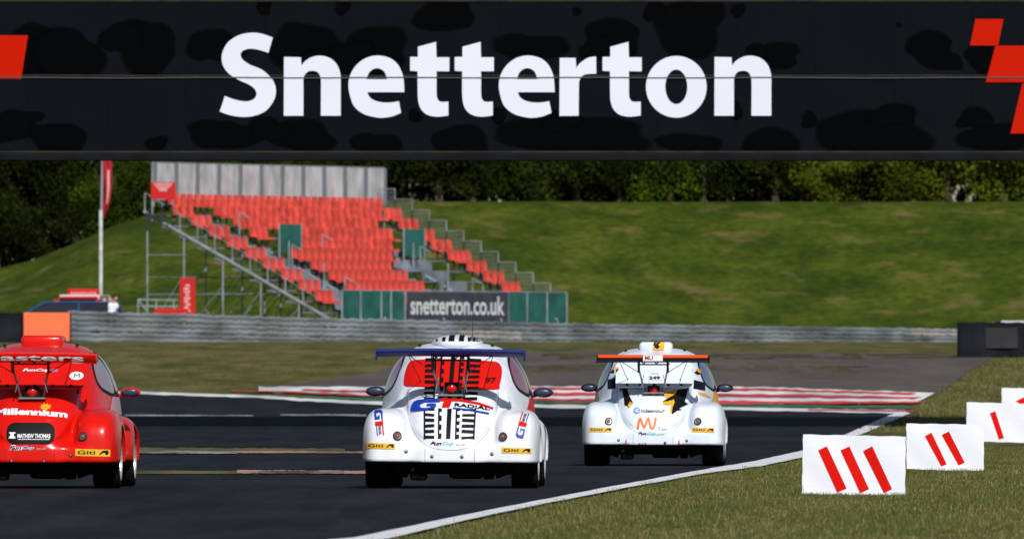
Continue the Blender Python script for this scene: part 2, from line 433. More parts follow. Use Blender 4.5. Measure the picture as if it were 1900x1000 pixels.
# worn painted bands across the track
def hband(x0, x1, y0, y1, a=.5):
    xs = np.linspace(x0, x1, 60)
    return [p2g(*p) for p in jit([(x, y0 + (x - x0) * .004) for x in xs], a)] + [p2g(*p) for p in jit([(x, y1 + (x - x0) * .004) for x in xs], a)][::-1]
drape('worn_yellow_bands', [hband(120, 640, 832, 841, 1.0), hband(160, 480, 875, 881)], M_moss, .020)
drape('worn_pink_bands', [hband(440, 760, 875.5, 881, .8), hband(430, 690, 839, 842.5, .6)], M_pink, .024)
drape('worn_white_bands', [hband(120, 440, 839, 843.5, .6), hband(480, 640, 877.3, 879.3, .6), hband(230, 470, 771, 774, .7), hband(520, 680, 770, 774, .8)],
      mat('worn_white', (.20, .20, .20), .8, var=.8, vscale=1.0, stretch=(1, .25, 1), lo=.42, hi=.58), .028)

# ------------------------------------------------------------------ foreground grass
def verge_right_of(x, y):
    # x of the white line's outer side at distance y
    ex = [p[0] for p in EDGE_W]; return x > np.interp(y, [p[1] for p in EDGE_W], ex)
EDGE_W = sorted([p2g(*p) for p in dens(lo, 4)] + [(-5.8, 62)], key=lambda p: p[1])
def tufts():
    V = []; Fc = []; mi = []
    def blade(x, y, h, wd, lean, m):
        a = random.uniform(0, 2 * math.pi); dx, dy = math.cos(a) * wd / 2, math.sin(a) * wd / 2; lx_, ly_ = lean
        z = gh(y); b = len(V)
        V.extend([(x - dx, y - dy, z - .01), (x + dx, y + dy, z - .01), (x + lx_ * .45 + dx * .7, y + ly_ * .45 + dy * .7, z + h * .6),
                  (x + lx_ * .45 - dx * .7, y + ly_ * .45 - dy * .7, z + h * .6), (x + lx_, y + ly_, z + h)])
        Fc.append((b, b + 1, b + 2, b + 3)); Fc.append((b + 3, b + 2, b + 4)); mi.extend([m, m])
    n = 0
    while n < 24000:
        y = 98 + 132 * random.random() ** 1.25; x = random.uniform(-2.5, y * 0.037 + .2)
        if not verge_right_of(x, y): continue
        n += 1
        clump = .5 + .5 * math.sin(x * 2.1 + math.sin(y * .5) * 2) * math.sin(y * .31 + x)
        for _ in range(random.randint(3, 6)):
            h = random.uniform(.012, .042) * (.5 + 1.0 * clump); l = random.uniform(0, .03)
            a = random.uniform(0, 6.28)
            blade(x + random.gauss(0, .05), y + random.gauss(0, .12), h, random.uniform(.004, .008), (l * math.cos(a), l * math.sin(a)),
                  random.choices([0, 1, 2], [.25 + .45 * clump, .40, .35 - .3 * clump])[0])
    for _ in range(700):      # taller seed stems
        y = 98 + 100 * random.random(); x = random.uniform(-2.5, y * 0.037)
        if not verge_right_of(x - .03, y): continue
        blade(x, y, random.uniform(.06, .12), .006, (random.uniform(-.03, .03), 0), random.choice([1, 2]))
    for _ in range(5200):
        t = random.random(); px = random.uniform(1600, 1930); py = random.uniform(664, 800)
        if px < np.interp(py, [664, 692, 731, 768, 800], [1846, 1798, 1738, 1690, 1600]) + 2: continue
        x, y = p2g(px, py)
        for _k in range(3): blade(x + random.gauss(0, .06), y + random.gauss(0, .4), random.uniform(.03, .09), random.uniform(.010, .018), (random.uniform(-.05, .05), 0), random.choices([0, 1, 2], [.35, .45, .2])[0])
    ms = [mat('grass_green', (.060, .086, .020), .8, spec=.08), mat('grass_olive', (.125, .120, .031), .8, spec=.08), mat('grass_straw', (.25, .205, .095), .8, spec=.08)]
    tag(mesh_obj('verge_grass', V, Fc, ms, mi=mi), 'short mown grass with dry stems on the right hand verge', 'grass', kind='stuff')
tufts()

# ------------------------------------------------------------------ gantry with the circuit's name
GD = 298.0
gx_ = lambda px: wx(px, GD); gz_ = lambda py: wz(py, GD)
M_panel = mat('sign_charcoal', (.0036, .0052, .0078), .7, var=.12, vscale=.6, spec=.03)
M_blot = mat('sign_blotch', (.0011, .0014, .0018), .8, spec=.02)
M_blot2 = mat('backing', (.003, .003, .004), .8, spec=.02)
M_letter = mat('sign_white', (.66, .69, .78), .6, var=.03, vscale=.5)
M_logo = mat('sign_red', (.48, .010, .001), .7, spec=.04)
M_beam = mat('gantry_steel', (.005, .006, .008), .6, spec=.1, metal=.2, var=.4, vscale=1.5)
M_rust = mat('trim_brown', (.030, .022, .014), .7, var=.5, vscale=2)
gan = tag(empty('gantry_bridge', (gx_(950), GD, 0)), 'black gantry bridge over the track carrying the large white word Snetterton', 'gantry')
def gadd(mb, name, mats, parent=gan, smooth=False):
    o = mb.build(name, mats, None, smooth); o.parent = parent; o.matrix_parent_inverse = parent.matrix_world.inverted() if False else Matrix.Translation((-gan.location.x, -GD, 0)); return o
def gsub(o, parent):
    o.parent = parent; o.matrix_parent_inverse = Matrix.Identity(4)
Mxz = Matrix(((1, 0, 0, 0), (0, 0, -1, 0), (0, 1, 0, 0), (0, 0, 0, 1)))   # local xy -> world xz, local z -> -y
seams = [-240 + 146 * k + 1 for k in range(17)]
for ri, (ya, yb) in enumerate(((-140, 2), (2, 143), (143, 283))):
    for k in range(16):
        mb = MB(); x0, x1 = gx_(seams[k]) + .002, gx_(seams[k + 1]) - .002; z0, z1 = gz_(yb) + .004, gz_(ya) - .004
        yo = (.004 if ri == 1 else .012) + random.uniform(0, .004)
        mb.box(((x0 + x1) / 2, GD + yo + .02, (z0 + z1) / 2), (x1 - x0, .03, z1 - z0))
        # small fixing bolts at the panel corners
        for bx_ in (x0 + .04, x1 - .04): mb.tube((bx_, GD + yo + .006, z1 - .62), (bx_, GD + yo - .004, z1 - .62), .010, 6)
        gadd(mb, 'sign_panel', M_panel)
# dark patches with soft edges over the sign panels
BL = [(78, 95, 60, 52), (125, 100, 70, 46), (270, 88, 62, 50), (225, 70, 40, 30), (400, 86, 52, 34), (565, 88, 62, 50), (590, 120, 50, 30), (698, 95, 66, 45), (650, 110, 45, 36),
      (825, 28, 52, 36), (490, 14, 16, 14), (636, 14, 16, 14), (985, 88, 66, 28), (1140, 72, 52, 40), (1105, 90, 30, 25), (1280, 48, 70, 58), (1215, 20, 20, 22), (1370, 20, 14, 14), (1438, 104, 52, 24),
      (1405, 95, 20, 16), (1728, 92, 46, 36), (1762, 115, 24, 18), (1850, 112, 55, 34), (1668, 47, 5, 5), (1070, 22, 8, 10),
      (20, 235, 50, 30), (110, 258, 58, 30), (66, 215, 16, 10), (290, 266, 22, 14), (415, 250, 66, 30), (560, 252, 66, 30), (500, 240, 40, 24), (700, 268, 46, 24), (855, 262, 60, 28), (770, 214, 12, 14),
      (925, 214, 14, 18), (1070, 255, 140, 44), (1040, 225, 45, 20), (1282, 268, 60, 22), (1365, 205, 14, 18), (1430, 266, 62, 26), (1620, 250, 112, 44), (1655, 215, 50, 22), (1502, 222, 16, 15), (1846, 255, 62, 30),
      (1788, 226, 14, 12), (1812, 218, 30, 22)]
PV = []; PF = []; PA = []
for i, (cx, cy, rx, ry) in enumerate(BL):
    a1, a2, a3 = [random.uniform(0, 6.28) for _ in range(3)]; y_ = GD + .0035 - .0001 * i; b0 = len(PV); K = 44
    lo_, hi_ = (4, 139) if cy < 143 else (146, 280)
    rings = (0.0, .55, .84, .93, 1.02); fade = (1, 1, .9, .55, 0)
    for rg, fd in zip(rings, fade):
        for k in range(K):
            t = 2 * math.pi * k / K; rr = 1 + .12 * math.sin(2 * t + a1) + .09 * math.sin(3 * t + a2) + .04 * math.sin(5 * t + a3) + .02 * math.sin(9 * t + a1)
            c, s_ = math.cos(t), math.sin(t); q = (abs(c) ** 2.3 + abs(s_) ** 2.3) ** (-1 / 2.3); soft = rg if min(rx, ry) > 9 else rg
            py = cy + ry * rr * q * s_ * soft
            PV.append((gx_(cx + rx * rr * q * c * soft), y_, gz_(min(max(py, lo_), hi_)))); PA.append(fd)
    for r in range(len(rings) - 1):
        for k in range(K): k2 = (k + 1) % K; PF.append((b0 + r * K + k, b0 + r * K + k2, b0 + (r + 1) * K + k2, b0 + (r + 1) * K + k))
o = mesh_obj('dark_patches', PV, PF, M_blot); at_ = o.data.attributes.new('fade', 'FLOAT', 'POINT'); at_.data.foreach_set('value', PA)
t_ = M_blot.node_tree; an = t_.nodes.new('ShaderNodeAttribute'); an.attribute_name = 'fade'; tr_ = t_.nodes.new('ShaderNodeBsdfTransparent'); ms_ = t_.nodes.new('ShaderNodeMixShader')
t_.links.new(an.outputs['Fac'], ms_.inputs[0]); t_.links.new(tr_.outputs[0], ms_.inputs[1]); t_.links.new(t_.nodes['Principled BSDF'].outputs[0], ms_.inputs[2]); t_.links.new(ms_.outputs[0], t_.nodes['Material Output'].inputs[0])
o.parent = gan; o.matrix_parent_inverse = Matrix.Translation((-gan.location.x, -GD, 0))
def Z1(pts, ox=400): return [((p[0] / 5.556 + ox), (p[1] / 5.556 + 50)) + tuple(p[2:]) for p in pts]
c = 'c'
gS = Z1([(590, 112, c), (480, 75), (375, 63), (250, 85), (140, 150), (80, 240), (62, 330), (85, 420), (150, 495), (250, 555), (340, 595), (400, 640), (422, 690), (405, 735), (360, 762), (300, 770), (200, 752),
         (95, 715, c), (42, 875, c), (150, 912), (280, 930), (400, 918), (520, 865), (600, 760), (622, 660), (600, 570), (545, 500), (470, 440), (350, 390), (280, 340), (258, 290), (280, 250), (350, 228), (440, 238), (545, 270, c)])
gn = Z1([(705, 312, c), (880, 316, c), (885, 400, c), (930, 350), (1000, 312), (1085, 300), (1180, 325), (1250, 390), (1285, 480), (1290, 560, c), (1290, 918, c), (1085, 918, c), (1087, 600, c), (1083, 530), (1065, 485),
         (1040, 463), (1000, 455), (955, 463), (920, 495), (906, 540), (905, 600, c), (905, 918, c), (703, 918, c)])
ge = [Z1([(668, 675, c), (662, 560), (645, 480), (600, 390), (520, 325), (395, 298), (270, 325), (170, 400), (110, 500), (92, 600), (105, 700), (150, 820), (250, 900), (380, 935), (460, 938), (550, 922), (635, 888, c), (612, 768, c),
          (540, 780), (460, 782), (370, 765), (310, 725), (287, 675, c)], 630), Z1([(280, 542, c), (300, 480), (340, 442), (390, 428), (440, 445), (470, 480), (490, 542, c)], 630)]
gt = Z1([(808, 208, c), (995, 157, c), (1000, 316, c), (1132, 316, c), (1132, 460, c), (1000, 460, c), (1000, 680, c), (1006, 735), (1030, 768), (1065, 775), (1122, 772, c), (1122, 915, c), (1050, 925), (980, 926), (900, 905), (840, 850),
         (812, 770), (805, 680, c), (805, 460, c), (728, 455, c), (728, 312, c), (808, 312, c)], 630)
gr = Z1([(103, 322, c), (268, 322, c), (273, 425, c), (320, 370), (400, 320), (478, 308, c), (480, 485, c), (400, 488), (340, 505), (305, 560), (300, 640, c), (298, 918, c), (100, 920, c)], 1020)
go = [Z1(ell(1305, 620, 313, 318, 48), 1020), Z1(ell(1305, 620, 114, 178, 36), 1020)]
def glyph(loops, dx=0):
    L = [[(gx_(p[0] + dx), gz_(p[1])) for p in (spline(l) if any(len(q) > 2 for q in l) else l)] for l in loops]
    V, T = fill(L); mb = MB(); n = len(V)
    mb.add([(p[0], GD - .012, p[1]) for p in V], T)
    for l in L:
        m = len(l); mb.add([(p[0], GD - .012, p[1]) for p in l] + [(p[0], GD - .002, p[1]) for p in l], [(i, (i + 1) % m, m + (i + 1) % m, m + i) for i in range(m)])
    gadd(mb, 'letter', M_letter)
for lp, dx in (([gS], 0), ([gn], 0), (ge, 0), ([gt], 0), ([gt], 82.6), (ge, 279), ([gr], 0), ([gt], 357), (go, 0), ([gn], 799)): glyph(lp, dx)
for P in ([(1810, 36), (1862, 36), (1852, 85), (1800, 85)], [(1847, 85.5), (1960, 85.5), (1943, 153), (1829, 153)], [(1897, 155), (1985, 155), (1963, 248), (1875, 248)],
          [(52, 66), (39, 147), (-60, 147), (-48, 66)], [(-60, 148), (-160, 148), (-180, 236), (-80, 236)]):
    mb = MB(); mb.extrude([(gx_(p[0]), -gz_(p[1])) for p in P], .008, Matrix.Translation((0, GD - .010, 0)) @ Matrix(((1, 0, 0, 0), (0, 0, 1, 0), (0, -1, 0, 0), (0, 0, 0, 1))))
    gadd(mb, 'chequer_piece', M_logo)
# painted shadow strip and brown trims between panel rows, bottom beam, deck, rails, legs
mb = MB(); L0, L1 = gx_(-240), gx_(2096); cxm, Lw = (L0 + L1) / 2, L1 - L0
n = 60
for k in range(n):
    xa = L0 + Lw * k / n; xb = L0 + Lw * (k + 1) / n; zz = gz_(144.5 + math.sin(k * .7) * .5)
    mb.box(((xa + xb) / 2, GD - .018, zz), (xb - xa, .012, .022))
gadd(mb, 'painted_shadow_strip', mat('shadow_strip_grey', (.055, .06, .07), .6))  # grey strip stands in for the thin shadow at the panel overlap
mb = MB()
for k in range(n):
    xa = L0 + Lw * k / n; xb = L0 + Lw * (k + 1) / n
    mb.box(((xa + xb) / 2, GD - .0005, gz_(140.5 + math.sin(k * .6) * .4)), (xb - xa, .004, .020))
mb.box((cxm, GD - .002, gz_(2)), (Lw, .02, .03)); mb.box((cxm, GD - .012, gz_(282)), (Lw, .03, .03))
gadd(mb, 'brown_trim', M_rust)
mb = MB(); mb.box((cxm, GD + .12, gz_(291.5)), (Lw, .28, .155), bev=.02); gadd(mb, 'bottom_beam', M_beam)
mb = MB(); mb.box((cxm, GD + 1.9, gz_(285)), (Lw, 3.2, .12)); mb.box((cxm, GD + 3.62, gz_(285) + .12), (Lw, .22, .36))
gadd(mb, 'walkway_deck', M_beam)
mb = MB(); mb.box((cxm, GD + 3.56, (gz_(283) + gz_(-140)) / 2 + .3), (Lw, .05, gz_(-140) - gz_(283) - .7)); gadd(mb, 'rear_panel', M_panel)
mb = MB(); mb.box((cxm, GD + .08, (gz_(283) + gz_(-140)) / 2), (Lw, .02, gz_(-140) - gz_(283))); gadd(mb, 'backing_sheet', M_blot2)
for sx in (L0 + .25, L1 - .25):
    for yy in (.35, 3.3):
        mb = MB(); mb.box((sx, GD + yy, gz_(-140) / 2), (.32, .3, gz_(-140)), bev=.02); mb.box((sx, GD + yy, .06), (.7, .6, .12)); gadd(mb, 'support_post', M_beam)

# ------------------------------------------------------------------ race cars
TP = [(-.02, .30), (.0, .42), (.03, .52), (.08, .63), (.18, .77), (.32, .885), (.48, .975), (.62, 1.05), (.80, 1.17), (1.0, 1.295), (1.2, 1.385), (1.45, 1.45), (1.75, 1.487), (2.0, 1.49), (2.25, 1.45), (2.45, 1.36), (2.62, 1.22),
      (2.80, 1.04), (2.95, .96), (3.2, .90), (3.5, .81), (3.75, .68), (3.92, .52), (4.0, .36)]
BPt = [(-.02, .28), (.05, .33), (.2, .43), (.35, .50), (.5, .575), (.65, .63), (.9, .68), (1.3, .735), (1.6, .785), (2.1, .81), (2.6, .76), (3.0, .62), (3.5, .5), (4.0, .32)]
_ty = np.linspace(-.1, 4.1, 421)
def _sm(P, k=9):
    a = np.interp(_ty, [p[0] for p in P], [p[1] for p in P]); ker = np.hanning(k + 2)[1:-1]; ker /= ker.sum()
    return np.convolve(np.pad(a, k // 2, mode='edge'), ker, 'valid')
_tt = _sm(TP); _bb = _sm(BPt, 15)
def body_f(x, y, z, shell=0.0):
    x = np.abs(x); T = np.interp(y, _ty, _tt); B = np.interp(y, _ty, _bb); zb = .10
    b = np.maximum(z - zb, 0) / np.maximum(T - zb, .02); a = x / B
    core = ((a ** 3.4 + b ** 3.4) ** (1 / 3.4) - 1) * np.minimum(B, T - zb) * .8
    core = np.maximum(core, -y - .0); core = smax(core, -(y - .0), .05)
    lid = np.clip((.46 * np.sqrt(np.clip(1 - np.clip((1.02 - z) / .58, 0, 1) ** 3, 0, 1)) - x) / .012, 0, 1) * np.clip((.85 - y) / .02, 0, 1) * (z < 1.02) * (z > .44)
    uu_ = (x / .50) ** 2 + np.clip((1.02 - z) / .635, 0, 2) ** 3 - 1
    core = core - .009 * lid + .020 * np.exp(-(uu_ / .20) ** 2) * np.clip((.80 - y) / .15, 0, 1) * np.clip((z - .42) / .10, 0, 1) * np.clip((1.05 - z) / .1, 0, 1)
    def se(c, r, p=2.7):
        q = (np.abs((x - c[0]) / r[0]) ** p + np.abs((y - c[1]) / r[1]) ** p + np.abs((z - c[2]) / r[2]) ** p) ** (1 / p)
        return (q - 1) * min(r) * .9
    rf = se((.655, .76, .34), (.248, .745, .475), 3.6)
    ff = se((.65, 3.32, .38), (.245, .62, .36), 2.6)
    f = smin(core, rf, .045); f = smin(f, ff, .06)
    f = smin(f, sdbox(x, y, z, (0, .25, .355), (.66, .21, .095), .05), .05)
    f = smin(f, sdbox(x, y, z, (.70, 2.0, .32), (.10, 1.2, .07), .04), .03)
    f = smax(f, .275 - z, .02)
    for wy in (.74, 3.28):
        cyl = np.sqrt((y - wy) ** 2 + (z - .30) ** 2) - .345
        f = smax(f, -np.maximum(cyl, .56 - x), .015)
    return f - shell
BV, BQ = surface_nets(body_f, (-1.0, -.1, .2), (1.0, 4.1, 1.6), .02)
BODY_V = [tuple(p) for p in BV]; BODY_F = [tuple(int(i) for i in q) for q in BQ]
BODY_ME = {}
def body_mesh(m, name):
    me = bpy.data.meshes.new(name); me.from_pydata(BODY_V, [], BODY_F); me.materials.append(m)
    me.polygons.foreach_set('use_smooth', [True] * len(me.polygons)); me.update(); return me

M_tyre = mat('tyre_rubber', (.007, .007, .008), .85, bump=.2, bscale=60, spec=.08)
M_rim = mat('rim_silver', (.55, .56, .58), .35, metal=.7)
M_black = mat('black_plastic', (.008, .008, .009), .5, spec=.15)
M_under = mat('underbody_black', (.006, .006, .007), .9, var=.5, vscale=6, spec=.05)
M_steel = mat('bare_steel', (.30, .30, .31), .4, metal=.8)
M_dsteel = mat('dark_steel', (.04, .04, .045), .45, metal=.5)
M_lens = mat('red_lens', (.55, .008, .006), .12, coat=.6)
M_amber = mat('amber_lens', (.40, .10, .02), .25, coat=.5)
M_glass = mat('tinted_glass', (.02, .022, .03), .08, coat=.5)
M_pglass = mat('pink_tinted_glass', (.25, .07, .10), .15, coat=.5)
M_mglass = mat('mirror_glass', (.03, .04, .07), .3, spec=.3)
D_white = mat('decal_white', (.78, .78, .80), .4); D_black = mat('decal_black', (.007, .007, .009), .55, spec=.1)
D_yel = mat('decal_yellow', (.75, .42, .03), .4); D_blue = mat('decal_blue', (.012, .045, .36), .4)
D_red = mat('decal_red', (.62, .009, .004), .45, spec=.12); D_cyan = mat('decal_cyan', (.15, .55, .75), .4)
D_org = mat('decal_orange', (.72, .17, .03), .4); D_sky = mat('decal_skyblue', (.16, .28, .62), .4); D_gold = mat('decal_gold', (.80, .36, .01), .4)
D_lblue = mat('decal_grey', (.35, .36, .38), .5)
DM = dict(w=D_white, k=D_black, y=D_yel, b=D_blue, r=D_red, c=D_cyan, o=D_org, s=D_sky, g=D_gold, l=D_lblue)
DK = list(DM.keys())

class Car:
    def __init__(s, px, d, yaw, roll, name, label, paint):
        s.root = tag(empty('race_car', (wx(px, d), d, .0), rz=R(-yaw), ry=R(roll)), label, 'race car', 'beetle shaped race cars on the track')
        s.body = bpy.data.objects.new('body', body_mesh(paint, 'body')); C.objects.link(s.body); s.body.parent = s.root
        s.paint = paint
        s.V = list(BODY_V); s.F = list(BODY_F); s.bvh = BVHTree.FromPolygons(s.V, s.F)
        s.bvh0 = s.bvh
    def extend(s, o):
        b = len(s.V); s.V += [tuple(v.co) for v in o.data.vertices]; s.F += [tuple(i + b for i in p.vertices) for p in o.data.polygons]
        s.bvh = BVHTree.FromPolygons(s.V, s.F)
    def hit(s, x, z, bvh=None):
        h = (bvh or s.bvh).ray_cast(Vector((x, -1.5, z)), Vector((0, 1, 0)))
        return (h[0], h[1]) if h[0] else (None, None)
    def decal(s, items, name='sticker', parent=None, base=.004, step=.0012, grid=.03, bvh=None):
        """items: (layer, colour key, (verts2d, faces)) laid onto the tail"""
        bm = bmesh.new(); lay = bm.faces.layers.int.new('lay')
        for (ly, ck, (V, Fc)) in items:
            vs = [bm.verts.new((v[0], 0, v[1])) for v in V]
            for f in Fc:
                try: nf = bm.faces.new([vs[i] for i in f])
                except ValueError: continue
                nf.material_index = DK.index(ck); nf[lay] = ly
        if not bm.faces: return
        xs = [v.co.x for v in bm.verts]; zs = [v.co.z for v in bm.verts]
        for ax, lo_, hi_ in ((0, min(xs), max(xs)), (2, min(zs), max(zs))):
            k = math.floor(lo_ / grid)
            while k * grid < hi_:
                no = (1, 0, 0) if ax == 0 else (0, 0, 1); co = (k * grid, 0, 0) if ax == 0 else (0, 0, k * grid)
                bmesh.ops.bisect_plane(bm, geom=list(bm.verts) + list(bm.edges) + list(bm.faces), plane_co=co, plane_no=no); k += 1
        kill = []
        for v in bm.verts:
            p, n_ = s.hit(v.co.x, v.co.z, bvh)
            if p is None: kill.append(v); continue
            ly = v.link_faces[0][lay] if v.link_faces else 0
            if n_.y > 0: n_ = -n_
            v.co = p + n_ * (base + step * ly) + Vector((0, -.001, 0))
        if kill: bmesh.ops.delete(bm, geom=kill, context='VERTS')
        bad = [e.link_faces[:] for e in bm.edges if e.calc_length() > .25]
        badf = list({f for fs in bad for f in fs})
        if badf: bmesh.ops.delete(bm, geom=badf, context='FACES')
        bmesh.ops.recalc_face_normals(bm, faces=list(bm.faces))
        me = bpy.data.meshes.new(name); bm.to_mesh(me); bm.free()
        for k in DK: me.materials.append(DM[k])
        me.polygons.foreach_set('use_smooth', [True] * len(me.polygons))
        o = bpy.data.objects.new(name, me); C.objects.link(o); o.parent = parent or s.body
        return o
    def shut_lines(s, ck='l', lid=True, wl=.0035):
        def ln_(pts, w_=wl):
            V = []; n = len(pts)
            for k, p in enumerate(pts):
                a = pts[max(0, k - 1)]; b = pts[min(n - 1, k + 1)]; dx, dz = b[0] - a[0], b[1] - a[1]; L = math.hypot(dx, dz)
                V += [(p[0] - dz / L * w_, p[1] + dx / L * w_), (p[0] + dz / L * w_, p[1] - dx / L * w_)]
            return V, [(2 * k, 2 * k + 2, 2 * k + 3, 2 * k + 1) for k in range(n - 1)]
        for sg in (-1, 1): s.decal([(0, ck, ln_([(sg * .25, .285), (sg * .25, .35), (sg * .25, .41)]))], 'shut_line', base=.002)
        if not lid: return
        U_ = [(.465 * math.sin(t) ** .8, 1.02 - .618 * math.cos(t) ** .8) for t in np.linspace(.02, math.pi / 2 - .02, 18)]
        s.decal([(0, 'l', ln_([(-p[0], p[1]) for p in U_[::-1]] + U_, .0025))], 'shut_line', base=.002)
    def decals(s, items, parent=None, **kw):
        bb = []
        for (_, _, (V, _f)) in items: bb.append((min(v[0] for v in V) - .012, min(v[1] for v in V) - .008, max(v[0] for v in V) + .012, max(v[1] for v in V) + .008))
        gid = list(range(len(items)))
        for i in range(len(items)):
            for j in range(i):
                a, b = bb[i], bb[j]
                if a[0] < b[2] and b[0] < a[2] and a[1] < b[3] and b[1] < a[3]:
                    gi, gj = gid[i], gid[j]; gid = [gj if g == gi else g for g in gid]
        for g in sorted(set(gid)): s.decal([it_ for k, it_ in enumerate(items) if gid[k] == g], 'sticker', parent, **kw)
    def side_decal(s, poly, side, m, off, name, parent):
        V, T = one(poly); bm = bmesh.new(); vs = [bm.verts.new((0, v[0], v[1])) for v in V]
        for f in T: bm.faces.new([vs[i] for i in f])
        for ax, no in ((1, (0, 1, 0)), (2, (0, 0, 1))):
            cs = [v.co[ax] for v in bm.verts]; k = math.floor(min(cs) / .05)
            while k * .05 < max(cs):
                co = [0, 0, 0]; co[ax] = k * .05
                bmesh.ops.bisect_plane(bm, geom=list(bm.verts) + list(bm.edges) + list(bm.faces), plane_co=co, plane_no=no); k += 1
        for v in bm.verts:
            h = s.bvh0.ray_cast(Vector((2 * side, v.co.y, v.co.z)), Vector((-side, 0, 0)))
            if h[0]:
                n_ = h[1]; n_ = n_ if n_.x * side > 0 else -n_
                v.co = h[0] + n_ * off
        bmesh.ops.recalc_face_normals(bm, faces=list(bm.faces))
        me = bpy.data.meshes.new(name); bm.to_mesh(me); bm.free(); me.materials.append(m)
        me.polygons.foreach_set('use_smooth', [True] * len(me.polygons))
        o = bpy.data.objects.new(name, me); C.objects.link(o); o.parent = parent; return o
    def wheels(s):
        for (x, y, wd, r) in ((.74, .74, .27, .302), (-.74, .74, .27, .302), (.735, 3.28, .24, .30), (-.735, 3.28, .24, .30)):
            sg = 1 if x > 0 else -1
            e = empty('wheel', (x, y, r)); e.parent = s.root; e.rotation_euler = (0, R(90) * sg, 0)
            h = wd / 2; mb = MB()
            mb.lathe([(.20, -h + .01), (r - .03, -h), (r - .006, -h + .03), (r, -h + .06), (r, h - .06), (r - .006, h - .03), (r - .03, h), (.205, h - .005)], 40)
            t = mb.build('tyre', M_tyre, e, True)
            mb = MB(); mb.lathe([(.205, -h + .02), (.195, h - .07), (.200, h - .012), (.206, h + .002)], 32)
            mb.lathe([(.0, h - .03), (.045, h - .03), (.05, h - .05)], 16)
            for k in range(7):
                a = 2 * math.pi * k / 7; mb.tube((.03 * math.cos(a), .03 * math.sin(a), h - .05), (.20 * math.cos(a), .20 * math.sin(a), h - .03), .018, 6, r1=.014)
            mb.build('rim', M_rim, e, False)
            mb = MB(); mb.lathe([(.0, .02), (.15, .02), (.15, .035), (.0, .035)], 24); mb.build('brake_disc', M_steel, e, True)
    def under(s):
        mb = MB()
        mb.box((0, .75, .235), (1.16, 1.1, .13), bev=.02); mb.box((0, 2.3, .20), (1.25, 2.6, .10), bev=.02)
        mb.box((-.33, .45, .155), (.16, .5, .13), bev=.03); mb.box((.15, .5, .17), (.34, .5, .12), bev=.04)
        mb.box((.38, .5, .16), (.10, .34, .11), bev=.02)
        for sg in (-1, 1):
            mb.tube((sg * .12, .7, .28), (sg * .64, .74, .30), .035); mb.tube((sg * .45, .55, .14), (sg * .66, .60, .22), .03)
            mb.box((sg * .70, .74, .50), (.30, .60, .20))
        mb.build('underbody', M_under, s.root)
        mb = MB(); mb.path([(-.36, .5, .19), (-.38, .22, .20), (-.38, .12, .20)], .022, 10); mb.build('exhaust', M_under, s.root)
    def mirrors(s, m):
        for sg in (-1, 1):
            e = MB(); e.ellipsoid((sg * .86, 2.42, .985), (.105, .06, .052)); e.tube((sg * .70, 2.45, .93), (sg * .82, 2.42, .965), .016, 8)
            mo = e.build('wing_mirror', m, s.root, True)
            g = MB(); g.ellipsoid((sg * .86, 2.372, .985), (.082, .018, .038)); g.build('mirror_glass', M_mglass, mo, True)
    def lamps(s, X, Z, cat):
        for x in (-X, X):
            p, n_ = s.hit(x, Z, s.bvh0); q = n_ if n_.y < 0 else -n_
            Mt = Matrix.Translation(p) @ q.to_track_quat('Z', 'Y').to_matrix().to_4x4()
            mb = MB(); mb.lathe([(.046, -.01), (.048, .006), (.042, .012), (.034, .007), (.024, .009), (.016, .006)], 24, M=Mt, ms=[0, 0, 0, 1, 0]); o = mb.build('indicator', [M_dsteel, M_steel], s.root, True)
            mb = MB(); mb.lathe([(.019, .008), (.015, .014), (.008, .018), (.0, .019)], 20, M=Mt); mb.build('indicator_lens', M_amber, o, True)
        for x, z in cat:
            p, n_ = s.hit(x, z, s.bvh0)
            if p is None: continue
            q = n_ if n_.y < 0 else -n_
            Mt = Matrix.Translation(p) @ q.to_track_quat('Z', 'Y').to_matrix().to_4x4()
            mb = MB(); mb.lathe([(.017, -.004), (.018, .004), (.010, .009), (.0, .009)], 14, M=Mt, ms=[0, 0, 1]); mb.build('body_fastener', [M_black, M_steel], s.root, True)
    def windows(s, m, white=None):
        P = [(1.12, 1.07), (1.25, .99), (1.75, .96), (1.75, 1.36), (1.5, 1.34), (1.30, 1.26), (1.17, 1.17)]
        P2 = [(1.80, .96), (2.55, .96), (2.45, 1.12), (2.30, 1.28), (2.15, 1.36), (1.80, 1.365)]
        for sg in (-1, 1):
            for Q in (P, P2):
                cx = sum(q[0] for q in Q) / len(Q); cz = sum(q[1] for q in Q) / len(Q)
                fr = s.side_decal([(q[0], q[1]) for q in spline(Q, 4)], sg, M_black, .004, 'window_seal', s.root)
                s.side_decal([(cx + (q[0] - cx) * .86, cz + (q[1] - cz) * .84) for q in spline(Q, 4)], sg, m, .007, 'side_window', fr)
        # windscreen
        mb = MB(); V = []; nx_, nz_ = 12, 8
        for j in range(nz_ + 1):
            for i in range(nx_ + 1):
                z = 1.03 + .33 * j / nz_; x = (-.58 + 1.16 * i / nx_) * (1 - .12 * j / nz_)
                h = s.bvh0.ray_cast(Vector((x, 5, z)), Vector((0, -1, 0))); V.append(h[0] + Vector((0, .006, .003)))
        mb.add(V, [(j * (nx_ + 1) + i, j * (nx_ + 1) + i + 1, (j + 1) * (nx_ + 1) + i + 1, (j + 1) * (nx_ + 1) + i) for j in range(nz_) for i in range(nx_)])
        mb.build('windscreen', M_glass, s.root, True)
        for sg in (-1, 1):
            p = s.bvh0.ray_cast(Vector((sg * .55, 5, .62)), Vector((0, -1, 0)))[0]
            mb = MB(); mb.ellipsoid(p, (.10, .05, .10)); mb.build('headlight', mat('headlight_glass', (.6, .62, .65), .1, coat=.5), s.root, True)
